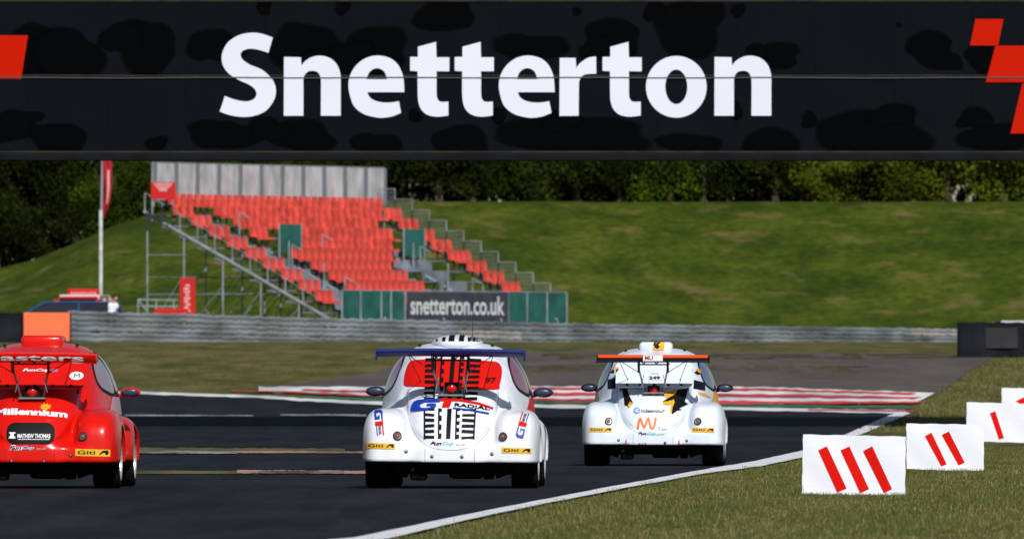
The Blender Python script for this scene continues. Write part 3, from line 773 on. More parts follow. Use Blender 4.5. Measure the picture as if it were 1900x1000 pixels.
    def wing(s, mtop, mback, half, z0, y0, zend, camber=.0, chord=.27, tilt=18, mats_plate=None, foot=.955, lampz=1.025):
        root = empty('rear_wing', (0, 0, 0)); root.parent = s.root
        mb = MB(); n = 20; prof = []
        for k in range(17):
            t = k / 16; prof.append((t * chord, .018 * math.sin(math.pi * t ** .7) + .011))
        for k in range(16, -1, -1):
            t = k / 16; prof.append((t * chord, -.016 * math.sin(math.pi * t ** .7) - .008))
        ct, st = math.cos(R(tilt)), math.sin(R(tilt)); V = []; m = len(prof)
        for i in range(n + 1):
            u = -1 + 2 * i / n; x = half * u; dz = -camber * u * u
            for (c_, h_) in prof: V.append((x, y0 + c_ * ct + h_ * st, z0 - c_ * st + h_ * ct + dz))
        Fc = [(i * m + k, i * m + (k + 1) % m, (i + 1) * m + (k + 1) % m, (i + 1) * m + k) for i in range(n) for k in range(m)]
        ms = [0 if k < 16 else 1 for i in range(n) for k in range(m)]
        Fc += [tuple(range(m))[::-1], tuple(range(n * m, n * m + m))]; ms += [0, 0]
        mb.v = V; mb.f = Fc; mb.m = ms; o = mb.build('wing_blade', [mtop, mback], root); smooth_angle(o, 50); s.blade = o
        for sg in (-1, 1):
            mb = MB(); Mt = Matrix.Translation((sg * (half + .004), 0, 0)) @ Matrix(((0, 0, 1, 0), (1, 0, 0, 0), (0, 1, 0, 0), (0, 0, 0, 1)))
            mb.extrude(rrect(y0 - .01, zend, y0 + chord, z0 + .015 - camber, .03), .012 * sg, Mt); mb.build('end_plate', mats_plate or mtop, root)
        s.wr = root; zt = z0 - .06; yt = y0 + .16
        # strut frame standing on the engine lid
        for sg in (-1, 1):
            mb = MB(); pb = s.hit(sg * .10, foot, s.bvh0)[0]
            mb.tube((sg * .175, yt + .02, zt + .02), (sg * .175, yt + .06, 1.20), .010, 8, m=1)
            mb.tube((sg * .175, yt + .06, 1.20), (sg * .115, pb.y - .03, foot + .01), .012, 8)
            mb.tube((sg * .19, yt - .10, zt + .05), (sg * .19, yt + .06, 1.18), .007, 6, m=1)
            mb.box((sg * .14, (yt + pb.y) / 2 + .02, 1.07), (.006, .07, .18), rot=Matrix.Rotation(R(-14 * sg), 3, 'Y'))
            mb.build('wing_strut', [M_steel, M_dsteel], root)
            mb = MB(); mb.tube((sg * .43, yt - .03, zt + .01), (sg * .165, yt + .06, 1.17), .0045, 6)
            pq = s.hit(sg * .33, 1.09)[0]; mb.tube((sg * .43, yt - .03, zt + .01), pq, .0045, 6); mb.ellipsoid(pq, (.012, .012, .012), nu=8, nv=6)
            mb.build('stay_rod', M_dsteel, root)
        mb = MB(); pb = s.hit(0, foot, s.bvh0)[0]
        mb.box((0, pb.y - .05, foot), (.27, .10, .018)); mb.build('wing_foot', M_steel, root)
        mb = MB(); mb.tube((-.18, yt + .01, zt + .0), (.18, yt + .01, zt + .0), .011, 8); mb.tube((-.18, yt + .03, zt - .045), (.18, yt + .03, zt - .045), .009, 8)
        for k in range(5): a = -.16 + .08 * k; mb.tube((a, yt + .01, zt), (a + .05 * (-1) ** k, yt + .03, zt - .045), .006, 6)
        mb.build('cross_brace', [M_dsteel], root)
        mb = MB(); mb.box((0, pb.y - .03, lampz + .005), (.15, .06, .115), bev=.012); hs = mb.build('rain_light', M_black, s.root)
        mb = MB(); mb.ellipsoid((0, pb.y - .065, lampz), (.050, .028, .048)); mb.build('red_lens', M_lens, hs, True)
    def aerial(s, x=0.12, y=2.2, L=.48):
        p = s.bvh.ray_cast(Vector((x, y, 3)), Vector((0, 0, -1)))[0]
        mb = MB(); mb.tube(p + Vector((0, 0, -.01)), p + Vector((0, 0, L)), .0035, 6, r1=.0018); mb.tube(p + Vector((0, 0, -.01)), p + Vector((0, 0, .04)), .010, 8)
        mb.build('aerial', M_black, s.root)
    def roof_pins(s):
        for x in (-.38, .36):
            p = s.bvh0.ray_cast(Vector((x, 1.7, 3)), Vector((0, 0, -1)))[0]
            mb = MB(); mb.lathe([(.016, -.01), (.016, .02), (.0, .028)], 10, M=Matrix.Translation(p)); mb.build('roof_fastener', M_black, s.root)

def paint(name, col, rough=.28):
    m = mat(name, col, rough, coat=.22, spec=.3)
    t = m.node_tree; p = t.nodes['Principled BSDF']; tc = t.nodes.new('ShaderNodeTexCoord')
    n = t.nodes.new('ShaderNodeTexNoise'); n.inputs['Scale'].default_value = 5; n.inputs['Detail'].default_value = 8; t.links.new(tc.outputs['Object'], n.inputs[0])
    mp = t.nodes.new('ShaderNodeMapRange'); mp.inputs[1].default_value = .45; mp.inputs[2].default_value = .75; mp.inputs[3].default_value = 1.0; mp.inputs[4].default_value = .86
    t.links.new(n.outputs[0], mp.inputs[0])
    mx = t.nodes.new('ShaderNodeMix'); mx.data_type = 'RGBA'; mx.blend_type = 'MULTIPLY'; mx.inputs[0].default_value = 1; mx.inputs[6].default_value = (*col, 1)
    t.links.new(mp.outputs[0], mx.inputs[7]); t.links.new(mx.outputs[2], p.inputs['Base Color'])
    n2 = t.nodes.new('ShaderNodeTexNoise'); n2.inputs['Scale'].default_value = 2.5; n2.inputs['Detail'].default_value = 2; t.links.new(tc.outputs['Object'], n2.inputs[0])
    b = t.nodes.new('ShaderNodeBump'); b.inputs['Strength'].default_value = .12; b.inputs['Distance'].default_value = .05; t.links.new(n2.outputs[0], b.inputs['Height'])
    t.links.new(b.outputs[0], p.inputs['Normal'])
    return m
P_white = paint('white_gelcoat', (.78, .80, .86)); P_white2 = paint('white_gelcoat_blueish', (.70, .76, .85)); P_red = paint('red_gelcoat', (.66, .008, .003), .25)

def tyre_badge(x0, z0, x1, z1):         # yellow label with black word and running mark
    L = x1 - x0; H = z1 - z0
    it = [(1, 'y', one([(x0, z0), (x1, z0 - .006), (x1, z1 - .006), (x0, z1)])), (2, 'k', text_poly('Giti', x0 + .07 * L, z0 + .22 * H, x0 + .58 * L, z1 - .2 * H, .018))]
    q = lambda a, b: (x0 + a * L, z0 + b * H)
    it.append((2, 'k', one([q(.68, .2), q(.80, .78), q(.93, .80), q(.96, .62), q(.94, .16), q(.88, .16), q(.86, .45), q(.80, .45), q(.74, .2)])))
    return it
def cup_text(x0, z0, x1, z1, dark='k'):
    L = x1 - x0; H = z1 - z0
    return [(2, dark, text_poly('Fun', x0, z0, x0 + .33 * L, z1, .03, .35)), (2, 'c', text_poly('Cup', x0 + .35 * L, z0 - .12 * H, x0 + .68 * L, z1, .03, .35)),
            (2, 'l', text_poly('.co.uk', x0 + .71 * L, z0, x1, z0 + .6 * H, .0, .2))]
def arch(item, amp, xc, half):       # bends a flat word over an arc
    V, Fc = item; return [(v[0], v[1] - amp * ((v[0] - xc) / half) ** 2) for v in V], Fc
def tilt2(item, cx, cz, ang):
    V, Fc = item; ca, sa = math.cos(ang), math.sin(ang)
    return [(cx + (v[0] - cx) * ca - (v[1] - cz) * sa, cz + (v[0] - cx) * sa + (v[1] - cz) * ca) for v in V], Fc

# ---- white car with blue wing
A = Car(834, 148.7, 2.0, .45, '97', 'white beetle race car with blue rear wing and black tyre tracks painted up its tail', P_white)
A.wheels(); A.under(); A.mirrors(mat('navy_plastic', (.015, .022, .09), .3, coat=.4)); A.windows(M_pglass)
mb = MB(); mb.ellipsoid((0, 1.80, 1.475), (.265, .46, .095), nu=28, nv=16); sc_ = mb.build('roof_scoop', P_white, A.root, True)
Z = lambda zx, zy: ((zx - 588) / 551.0, (936 - zy) / 551.0)
win = A.decal([(0, 'r', one([(p[0] - .028, p[1]) for p in spline([Z(328, 345), Z(330, 290), Z(350, 232), Z(400, 217), Z(600, 213), Z(800, 222), Z(850, 235), Z(868, 280), Z(860, 350), Z(835, 380), Z(600, 372), Z(380, 366), Z(340, 362)], 4)]))], 'rear_window', A.root, base=.010)
win['label'] = 'red tinted rear window with black tyre track graphics'
A.extend(win); A.extend(sc_)
it = []
def comb(xa, xb, z0, z1, side, pitch=.056):
    def sx(x, z): return .02 + (x - .02) * (1 + .16 * max(0, z - .55))
    z = z0
    while z < z1:
        zz = min(z + pitch * random.uniform(.44, .60), z1)
        j = random.uniform(-.004, .004)
        it.append((3, 'k', one([(sx(xa, z), z + j), (sx(xb, z), z - j), (sx(xb, zz), zz - j), (sx(xa, zz), zz + j)]))); z += pitch
    e = (xa, xa + .016) if side < 0 else ((xb - .016, xb) if side > 0 else ((xa + xb) / 2 - .012, (xa + xb) / 2 + .012))
    it.append((4, 'k', one([(sx(e[0], z0), z0), (sx(e[1], z0), z0), (sx(e[1], z1), z1), (sx(e[0], z1), z1)])))
for (z0, z1) in ((.515, .815), (.90, 1.345)):
    comb(-.262, -.158, z0, z1, -1 if z0 < .6 else 1); comb(.115, .245, z0, z1, 1 if z0 < .6 else -1)
    comb(-.122, -.086, z0, z1, -1, .09); comb(.050, .092, z0, z1, -1, .07)
    it.append((3, 'k', one([(-.040, z0), (.004, z0), (.010, z1), (-.036, z1)])))
# the badge words across the lid
q = lambda zx, zy: Z(zx, zy)
def W(k, pts): it.append((5, k, one([q(*p) for p in pts])))
base = [q(*p) for p in spline([(362, 500), (368, 465), (400, 440), (520, 433), (522, 452), (440, 454), (415, 470), (425, 484), (470, 482), (472, 474), (452, 474), (455, 462), (502, 460), (496, 486), (430, 500), (380, 504)], 2)]
it.append((5, 'b', one(base)))
W('r', [(522, 433), (640, 434), (740, 452), (818, 478), (815, 488), (736, 463), (640, 447), (592, 446), (580, 481), (536, 481), (546, 446), (520, 447)])
W('b', [(598, 480), (690, 490), (797, 507), (795, 517), (688, 498), (598, 488)])
it.append((5, 'k', tilt2(text_poly('RADIAL', *q(606, 474), *q(800, 455), .03), *q(606, 474), -.10)))
A.decal(it, 'sticker')
it = []
def gt_side(cx, cz, flip, sc=1.0):        # the same badge turned upright on the wing
    def Q(a, b):   # a along (0..1, length .26 m), b across (0..1, .075 m)
        L = .255 * sc; Wd = .085 * sc
        u, v = (a - .5) * L, (b - .5) * Wd
        an = R(-83) if flip < 0 else R(76)
        return (cx + u * math.cos(an) - v * math.sin(an), cz + u * math.sin(an) + v * math.cos(an))
    o_ = [(3, 'b', one([Q(*p) for p in [(0, .1), (0, .75), (.10, 1), (.40, 1), (.40, .8), (.16, .8), (.10, .6), (.12, .3), (.2, .25), (.28, .3), (.28, .45), (.22, .45), (.22, .65), (.38, .65), (.38, .05), (.05, 0)]]))]
    o_.append((3, 'r', one([Q(*p) for p in [(.40, 1), (1, 1), (1, .84), (.62, .84), (.62, .05), (.46, .05), (.46, .84), (.40, .84)]])))
    V, T = text_poly('RADIAL', .64, .38, .98, .72, .02); o_.append((3, 'k', ([Q(*p) for p in V], T)))
    o_.append((3, 'b', one([Q(*p) for p in [(.64, .15), (1, .15), (1, .26), (.64, .26)]])))
    return o_
for g_ in (gt_side(*q(190, 566), -1), gt_side(*q(990, 575), 1), tyre_badge(*q(122, 709), *q(283, 678)), tyre_badge(*q(876, 728), *q(1040, 698)), cup_text(*q(478, 688), *q(672, 668)),
           [(2, 'k', text_poly('97', *q(768, 342), *q(826, 312), .03))]): A.decal(g_, 'sticker')
A.side_decal([(1.30, .76), (2.45, .70), (2.45, .92), (1.65, .93)], 1, D_red, .005, 'sticker', A.body)
# painted stripes over the roof scoop
it = [(1, 'k', one([(x - w_, 1.50), (x + w_, 1.50), (x + w_, 1.563), (x - w_, 1.563)])) for x, w_ in ((-.20, .012), (-.125, .018), (-.045, .030), (.055, .026), (.130, .014), (.178, .010))]
for k in range(4): it.append((1, 'k', one([(.14, 1.508 + .012 * k), (.235 - .012 * k, 1.502 + .012 * k), (.235 - .012 * k, 1.507 + .012 * k), (.14, 1.514 + .012 * k)])))
A.decal(it, 'sticker', sc_, grid=.02)
A.lamps(.535, .54, [Z(343, 725), Z(488, 752), Z(655, 752), Z(822, 735)])
M_blue = mat('blue_wing', (.006, .018, .20), .5, spec=.12)
A.wing(M_blue, M_blue, .738, 1.412, -.12, 1.305, camber=.012, tilt=12)
A.aerial(.14, 2.2, .50); A.roof_pins(); A.shut_lines()

# ---- red car
B = Car(55, 148.6, 2.2, .2, 'red', 'red beetle race car with red rear wing, cut off by the left edge', P_red)
B.wheels(); B.under(); B.mirrors(P_red); B.windows(mat('pale_glass', (.30, .22, .26), .12, coat=.5))
Z = lambda zx, zy: ((zx - 162) / 551.0, (935 - zy) / 551.0)
q = Z
mb = MB(); mb.box((0, 1.95, 1.50), (.42, .62, .125), bev=.035); o = mb.build('roof_scoop', P_red, B.root); smooth_angle(o, 50)
def flat_window(car, m, half, z0, z1, y0, y1, holes, edge=None):
    L = math.hypot(z1 - z0, y1 - y0); ex = Vector((1, 0, 0)); ey = Vector((0, y1 - y0, z1 - z0)).normalized(); ez = ex.cross(ey)
    Mt = Matrix.Translation((0, y0, z0)) @ Matrix((ex, ey, ez)).transposed().to_4x4()
    mb = MB(); mb.extrude(rrect(-half, 0, half, L, .07), .010, Mt, 0); o = mb.build('rear_window', m, car.root)
    hb = MB()
    for hx in holes: hb.lathe([(.020, .010), (.020, .016), (.0, .016)], 14, M=Mt @ Matrix.Translation((hx, .045, 0)))
    hb.build('vent_hole', M_black, o)
    for sx_ in (-1, 1):
        fb = MB(); fb.tube(Mt @ Vector((sx_ * (half - .06), .06, 0)), Mt @ Vector((sx_ * (half - .06), .06, -.09)), .012); fb.build('standoff', M_dsteel, o)
    return o
wB = flat_window(B, P_red, .515, 1.015, 1.29, .40, .80, (-.26, .018, .20, .385)); B.extend(wB)
it = [(2, 'w', arch(text_poly('Millennium', -.37, q(0, 520)[1], .36, q(0, 484)[1], .045), .028, -.15, .5))]
sx0, sz0 = q(240, 478)
sun_p = []
for k in range(20):
    a = math.pi * 2 * k / 20; r_ = .066 if k % 2 == 0 else .036; sun_p.append((sx0 + r_ * math.cos(a), sz0 + r_ * .62 * math.sin(a) + .004))
it += [(3, 'g', one(sun_p)), (4, 'o', one(ell(sx0, sz0, .012, .008, 10)))]
it += [(1, 'k', one(rrect(*q(30, 680), *q(298, 562), .085, 7))), (2, 'w', text_poly('MATHEW THOMAS', *q(92, 648), *q(274, 624), .02)), (2, 'w', one([q(45, 650), q(80, 650), q(80, 640), q(72, 640), q(72, 622), q(80, 622), q(80, 616), q(45, 616), q(45, 622), q(52, 622), q(52, 640), q(45, 640)])),
       (2, 'w', one([q(95, 656), q(272, 656), q(272, 653), q(95, 653)]))]
it += [(1, 'w', one([q(42, 716), q(258, 716), q(258, 690), q(42, 690)]))]
it = it[:-1]
it += [(1, 'w', text_poly('Fun', *q(46, 715), *q(122, 687), .06, .35))] + cup_text(*q(48, 712), *q(252, 690))
for g_ in (tyre_badge(*q(415, 745), *q(607, 706)), tyre_badge(-.81, q(0, 745)[1], -.46, q(0, 706)[1])): B.decal(g_, 'sticker')
it += [(1, 'w', one([q(470, 172), q(490, 146), q(512, 150), q(530, 172)]))]
B.decals(it)
it = [(1, 'w', one(ell(*q(400, 302), .072, .041))), (2, 'k', text_poly('M', *q(384, 315), *q(420, 290), .0, .1))]
it += [(1, 'w', text_poly('FunCup', *q(95, 282), *q(250, 263), .03, .3)), (1, 's', text_poly('.com', *q(252, 282), *q(292, 266), .02, .3))]
B.decals(it, wB)
B.side_decal([(1.30, .78), (2.45, .74), (2.45, .93), (1.55, .94)], 1, mat('faded_pink', (.55, .33, .36), .5), .005, 'sticker', B.body)
B.lamps(.535, .54, [q(388, 742), q(240, 775), q(60, 775)])
B.wing(P_red, P_red, .665, 1.375, -.12, 1.29, camber=.012, tilt=18, foot=.925, lampz=.985)
V, T = text_poly('Masters', -.55, 1.307, .55, 1.366, .018)
mb = MB(); lv = []; nx_, nz_ = 24, 6
for sd2 in (0, .006):
    for j in range(nz_ + 1):
        for i in range(nx_ + 1):
            u = -1 + 2 * i / nx_; t = j / nz_; lv.append((u * .664, -.135 + .045 * (1 - t) ** 2 + sd2, 1.300 + .084 * t - .012 * u * u))
K = (nx_ + 1) * (nz_ + 1); fq = [(j * (nx_ + 1) + i, j * (nx_ + 1) + i + 1, (j + 1) * (nx_ + 1) + i + 1, (j + 1) * (nx_ + 1) + i) for j in range(nz_) for i in range(nx_)]
mb.add(lv, fq + [tuple(K + a for a in f[::-1]) for f in fq] + [(nz_ * (nx_ + 1) + i, nz_ * (nx_ + 1) + i + 1, K + nz_ * (nx_ + 1) + i + 1, K + nz_ * (nx_ + 1) + i) for i in range(nx_)])
B.blade = mb.build('trailing_lip', P_red, B.wr, True)
bvb = BVHTree.FromPolygons([tuple(v.co) for v in B.blade.data.vertices], [tuple(p.vertices) for p in B.blade.data.polygons])
B.decal([(1, 'w', arch((V, T), .008, 0, .66))], 'sticker', B.wr, bvh=bvb)
B.aerial(.10, 2.3, .10); B.roof_pins(); B.shut_lines('k', False, .0016)

# ---- white car with orange wing
Cc = Car(1211.7, F / 148.3, 1.7, .1, '249', 'white beetle race car with orange and black wing and number 249 on its rear window', P_white2)
Cc.wheels(); Cc.under(); Cc.mirrors(M_black); Cc.windows(mat('blue_glass', (.10, .13, .22), .12, coat=.5))
Z = lambda zx, zy: ((zx - 638) / 548.0, (908 - zy) / 548.0)
q = Z
mb = MB(); mb.box((0, 1.85, 1.50), (.42, .60, .13), bev=.045); scC = mb.build('roof_scoop', P_white2, Cc.root); smooth_angle(scC, 50)
wC = flat_window(Cc, P_white2, .480, .99, 1.30, .38, .80, (-.335, -.17, .005, .182, .347)); Cc.extend(wC); Cc.extend(scC)
for g_ in (tyre_badge(*q(200, 667), *q(355, 638)), tyre_badge(*q(902, 668), *q(1057, 638))): Cc.decal(g_, 'sticker')
it = []
mu = [(533, 648), (541, 590), (549, 573), (556, 590), (568, 625), (576, 642), (584, 625), (597, 585), (604, 571), (611, 590), (617, 625), (627, 645), (641, 641), (649, 620), (655, 572)]
mul = []; mur = []
for k_, p_ in enumerate(mu):
    a_ = mu[max(0, k_ - 1)]; b_ = mu[min(len(mu) - 1, k_ + 1)]; dx_, dy_ = b_[0] - a_[0], b_[1] - a_[1]; n_ = math.hypot(dx_, dy_); mul.append((p_[0] - dy_ / n_ * 8.0, p_[1] + dx_ / n_ * 8.0)); mur.append((p_[0] + dy_ / n_ * 8.0, p_[1] - dx_ / n_ * 8.0))
muV = [q(*p_) for p_ in mul + mur]; nm_ = len(mu)
it += [(1, 'o', (muV, [(k_, k_ + 1, nm_ + k_ + 1, nm_ + k_) for k_ in range(nm_ - 1)])),
       (1, 'l', text_poly('Tax', *q(670, 655), *q(732, 636), .0)), (1, 's', one(ell(*q(525, 523), .042, .040))), (2, 'w', one(ell(*q(528, 523), .024, .020))), (3, 's', one([q(520, 525), q(548, 525), q(548, 519), q(520, 519)])),
       (1, 'k', text_poly('ndeavour', *q(552, 536), *q(718, 513), .012, .15))]
it += cup_text(*q(535, 688), *q(712, 669))
it += [(1, 'k', one([q(*p) for p in [(415, 372), (455, 374), (470, 420), (498, 470), (484, 478), (470, 505), (455, 490), (440, 490), (434, 440)]])), (2, 'g', one([q(*p) for p in [(462, 488), (478, 462), (498, 478), (485, 484), (472, 503)]])),
       (1, 'g', one([q(*p) for p in [(708, 420), (740, 395), (820, 374), (800, 402), (730, 442)]])),
       (2, 'k', one([q(*p) for p in [(800, 380), (868, 372), (862, 410), (850, 462), (872, 478), (850, 490), (812, 508), (832, 518), (800, 524), (765, 548), (762, 520), (778, 470), (752, 452), (722, 474), (700, 462), (740, 436), (790, 410)]])),
       (3, 'g', one([q(*p) for p in [(752, 460), (775, 446), (782, 468), (768, 500), (762, 548), (752, 520), (758, 482), (730, 488), (700, 478), (712, 462)]])),
       (1, 'g', one([q(*p) for p in [(328, 236), (352, 224), (398, 226), (390, 240), (350, 246)]])), (1, 'k', one([q(*p) for p in [(330, 262), (345, 246), (396, 238), (380, 262), (350, 268)]])),
       (1, 'g', one([q(*p) for p in [(893, 236), (940, 238), (975, 260), (972, 276), (940, 262)]])), (1, 'k', one([q(*p) for p in [(895, 246), (930, 252), (952, 272), (930, 278), (905, 262)]])),
       (1, 'k', one([q(*p) for p in [(314, 312), (370, 298), (372, 372), (316, 374)]])), (1, 'k', one([q(*p) for p in [(908, 312), (982, 332), (984, 386), (905, 372)]])),
       (1, 'g', one([q(*p) for p in [(935, 396), (985, 404), (1025, 436), (960, 420)]]))]
for x in (450, 812): it.append((1, 'r', one([q(x, 722), q(x + 5, 722), q(x + 8, 752), q(x - 6, 752)])))
it += [(1, 'k', text_poly('N2', *q(538, 757), *q(592, 744), 0))]
Cc.decals(it)
it = [(1, 'k', text_poly('249', *q(602, 310), *q(680, 288), .04)), (1, 'l', text_poly('race', *q(618, 278), *q(670, 266), 0)), (1, 'l', one([q(596, 318), q(690, 318), q(690, 316), q(596, 316)]))]
Cc.decal(it, 'sticker', wC)
it = [(1, 'g', one([(-.03, 1.46), (.10, 1.46), (.12, 1.556), (.03, 1.558), (-.04, 1.53)])), (2, 'k', one([(-.03, 1.48), (-.01, 1.50), (-.03, 1.53), (-.02, 1.558), (.06, 1.558), (.035, 1.53), (.05, 1.50), (.02, 1.47), (.0, 1.49)]))]
Cc.decal(it, 'sticker', scC, grid=.02)
for sg_ in (-1, 1): Cc.side_decal([(1.30, .80), (2.3, .74), (2.3, .93), (1.55, .94)], sg_, D_gold, .005, 'sticker', Cc.body)
Cc.lamps(.56, .57, [q(400, 725), q(720, 742), q(868, 728)])
M_orw = mat('orange_wing', (.80, .080, .008), .5, spec=.15)
Cc.wing(M_orw, D_black, .690, 1.385, -.17, 1.29, camber=.004, chord=.26, tilt=16, mats_plate=D_black, foot=.925, lampz=.955)
# black rear edge of the blade and white name plate
mb = MB(); mb.box((0, -.186, 1.383), (1.37, .014, .036)); mb.build('gurney_flap', M_orw, Cc.wr)
mb = MB(); mb.box((0, -.178, 1.345), (1.36, .012, .038)); mb.build('black_lip', D_black, Cc.wr)
mb = MB(); mb.box((.0, -.200, 1.360), (.245, .010, .074)); npl = mb.build('name_plate', D_white, Cc.wr)
V, T = text_poly('MU', -.10, 1.336, .0, 1.388, .03); mb = MB(); mb.add([(v[0], -.2075, v[1]) for v in V], T); mb.build('lettering', mat('dark_red_ink', (.25, .02, .01), .5), npl)
Cc.aerial(.10, 2.3, .10); Cc.roof_pins(); Cc.shut_lines()

# ------------------------------------------------------------------ braking marker boards
M_brd = mat('board_white', (.72, .74, .81), .6, var=.02, vscale=3, bump=.06, bscale=6); M_brr = mat('board_red', (.60, .007, .003), .6, spec=.05)
def board(corners, slashes, d, label, rows=8):
    s = F / d; xs = [p[0] for p in corners]; 
    conv = lambda p: ((p[0] / 2.272 + 1400 - 950) / s, EYE + (H0 - (p[1] / 2.272 + 560)) / s)
    P = [conv(p) for p in corners]; x0 = P[3][0]; ox = (P[0][0] + P[1][0]) / 2
    e = tag(empty('marker_board', (ox, d, gh(d))), label, 'marker board', 'red and white braking marker boards')
    zb = min(P[2][1], P[3][1]); dz = gh(d)
    loc = lambda p: (p[0] - ox, p[1] - dz)
    TL, TR, BR, BL_ = [loc(p) for p in P]
    def at(u, v):   # bilinear with a slight wave
        a = (BL_[0] + (BR[0] - BL_[0]) * u, BL_[1] + (BR[1] - BL_[1]) * u); b = (TL[0] + (TR[0] - TL[0]) * u, TL[1] + (TR[1] - TL[1]) * u)
        x, z = a[0] + (b[0] - a[0]) * v, a[1] + (b[1] - a[1]) * v
        return (x + .003 * math.sin(v * 19), .006 * math.sin(u * 9 + v * 5), max(z, -.004) + .003 * math.sin(u * 23))
    mb = MB(); n, m = 16, 10; V = []
    for side in (0, .03):
        for j in range(m + 1):
            for i in range(n + 1):
                a = at(i / n, j / m); V.append((a[0], a[1] + side, a[2]))
    N = (n + 1) * (m + 1); Fc = [(j * (n + 1) + i, j * (n + 1) + i + 1, (j + 1) * (n + 1) + i + 1, (j + 1) * (n + 1) + i) for j in range(m) for i in range(n)]
    Fb = [tuple(N + k for k in f[::-1]) for f in Fc]
    rim = [i for i in range(n + 1)] + [j * (n + 1) + n for j in range(1, m + 1)] + [m * (n + 1) + i for i in range(n - 1, -1, -1)] + [j * (n + 1) for j in range(m - 1, 0, -1)]
    Fr = [(rim[k], N + rim[k], N + rim[(k + 1) % len(rim)], rim[(k + 1) % len(rim)]) for k in range(len(rim))]
    mb.add(V, Fc + Fb + Fr)
    for sl in slashes:
        L = [loc(conv(p)) for p in sl]; a, b, c_, d_ = L; k = 8
        def yy(p):
            u = (p[0] - BL_[0]) / (BR[0] - BL_[0]); v = (p[1] - BL_[1]) / (TL[1] - BL_[1]); return .006 * math.sin(u * 9 + v * 5) - .004
        V = []
        for i in range(k + 1):
            t = i / k
            for (p0, p1) in ((a, d_), (b, c_)):
                p = (p0[0] + (p1[0] - p0[0]) * t, p0[1] + (p1[1] - p0[1]) * t); V.append((p[0], yy(p), p[1]))
        mb.add(V, [(2 * i, 2 * i + 2, 2 * i + 3, 2 * i + 1) for i in range(k)], 1)
    o = mb.build('board_face', [M_brd, M_brr], e, False)
    for u in (.15, .85):
        a = at(u, .8); mb = MB(); mb.box((a[0], .05, a[2] / 2), (.035, .03, a[2] + .1)); mb.build('stake', mat('timber', (.25, .18, .10), .8), e)
board([(205, 558), (638, 567), (634, 815), (200, 808)], [[(268, 625), (305, 607), (388, 785), (348, 802)], [(362, 625), (400, 608), (483, 788), (445, 805)], [(457, 628), (496, 607), (580, 788), (545, 805)]], 142.6,
      'white marker board with three red slashes, nearest board on the grass verge')
board([(640, 512), (968, 516), (966, 716), (641, 703)], [[(718, 565), (746, 550), (810, 683), (787, 692)], [(789, 560), (819, 545), (886, 676), (860, 688)]], 177.5, 'white marker board with two red slashes on the grass verge')
board([(895, 422), (1195, 430), (1192, 594), (892, 586)], [[(992, 468), (1015, 460), (1052, 573), (1030, 580)]], 246.0, 'white marker board with a single red slash on the grass verge')
board([(1042, 362), (1290, 366), (1290, 545), (1042, 545)], [[(1100, 418), (1142, 398), (1180, 425), (1142, 442)]], 290.0, 'white marker board with a red diamond point, farthest of the boards on the verge')

# ------------------------------------------------------------------ steel crash barrier beyond the corner
def rail_y(px):          # distance along the barrier
    s = 52.0 - 12.0 * (px - 135) / 1635.0; return F / s
M_galv = mat('galvanised', (.33, .35, .38), .5, metal=.25, var=.55, vscale=.5, stretch=(1, .25, 2.5), spec=.4)
M_galv2 = mat('galvanised_dull', (.15, .16, .18), .6, metal=.2, var=.4, vscale=1)
M_lrail = mat('new_rail', (.48, .44, .42), .5, var=.3, vscale=1)
def barrier():
    e = tag(empty('crash_barrier', (wx(950, rail_y(950)), rail_y(950), gh(600))), 'long three rail galvanised steel crash barrier in front of grandstand and bank', 'crash barrier')
    e0 = e.location
    prof = [(0, .0), (.045, .04), (.045, .11), (.0, .15), (0, .20), (.045, .24), (.045, .31), (0, .35)]
    N = 900; pxs = np.linspace(126, 1960, N)
    base = []
    for px in pxs:
        d = rail_y(px); base.append((wx(px, d), d, gh(d)))
    for r in range(3):
        V = []; m = len(prof); jz = rng.normal(0, .026, N); jz = np.convolve(jz, [.2, .3, .3, .2], 'same')
        for i, (x, y, z) in enumerate(base):
            top = z + .03 + r * .372 + jz[i]; j2 = random.uniform(-.008, .008)
            js = rng.normal(0, .010, 8)
            for (o_, h) in prof: V.append((x + o_ * .25 - e0.x + .0, y - o_ - e0.y, top + h + (float(js[int(h * 20) % 8]) if 0 < h < .34 else 0) - e0.z))
        Fc = [(i * m + k, (i + 1) * m + k, (i + 1) * m + k + 1, i * m + k + 1) for i in range(N - 1) for k in range(m - 1)]
        mi = []
        for i in range(N - 1):
            px = pxs[i]
            lt = (r == 2 and 1690 < px < 1790) or (r == 1 and 850 < px < 965) or (r == 0 and 1635 < px < 1650)
            for k in range(m - 1): mi.append(1 if lt else 0)
        mesh_obj('rail', V, Fc, [M_galv, M_lrail], e, mi=mi)
    L = 0; 
    for k in range(60):
        px = 145 + k * 30; d = rail_y(px); mb = MB()
        mb.box((wx(px, d) - e0.x, d + .09 - e0.y, gh(d) + .56 - e0.z), (.06, .12, 1.08)); mb.build('post', M_galv2, e)
barrier()

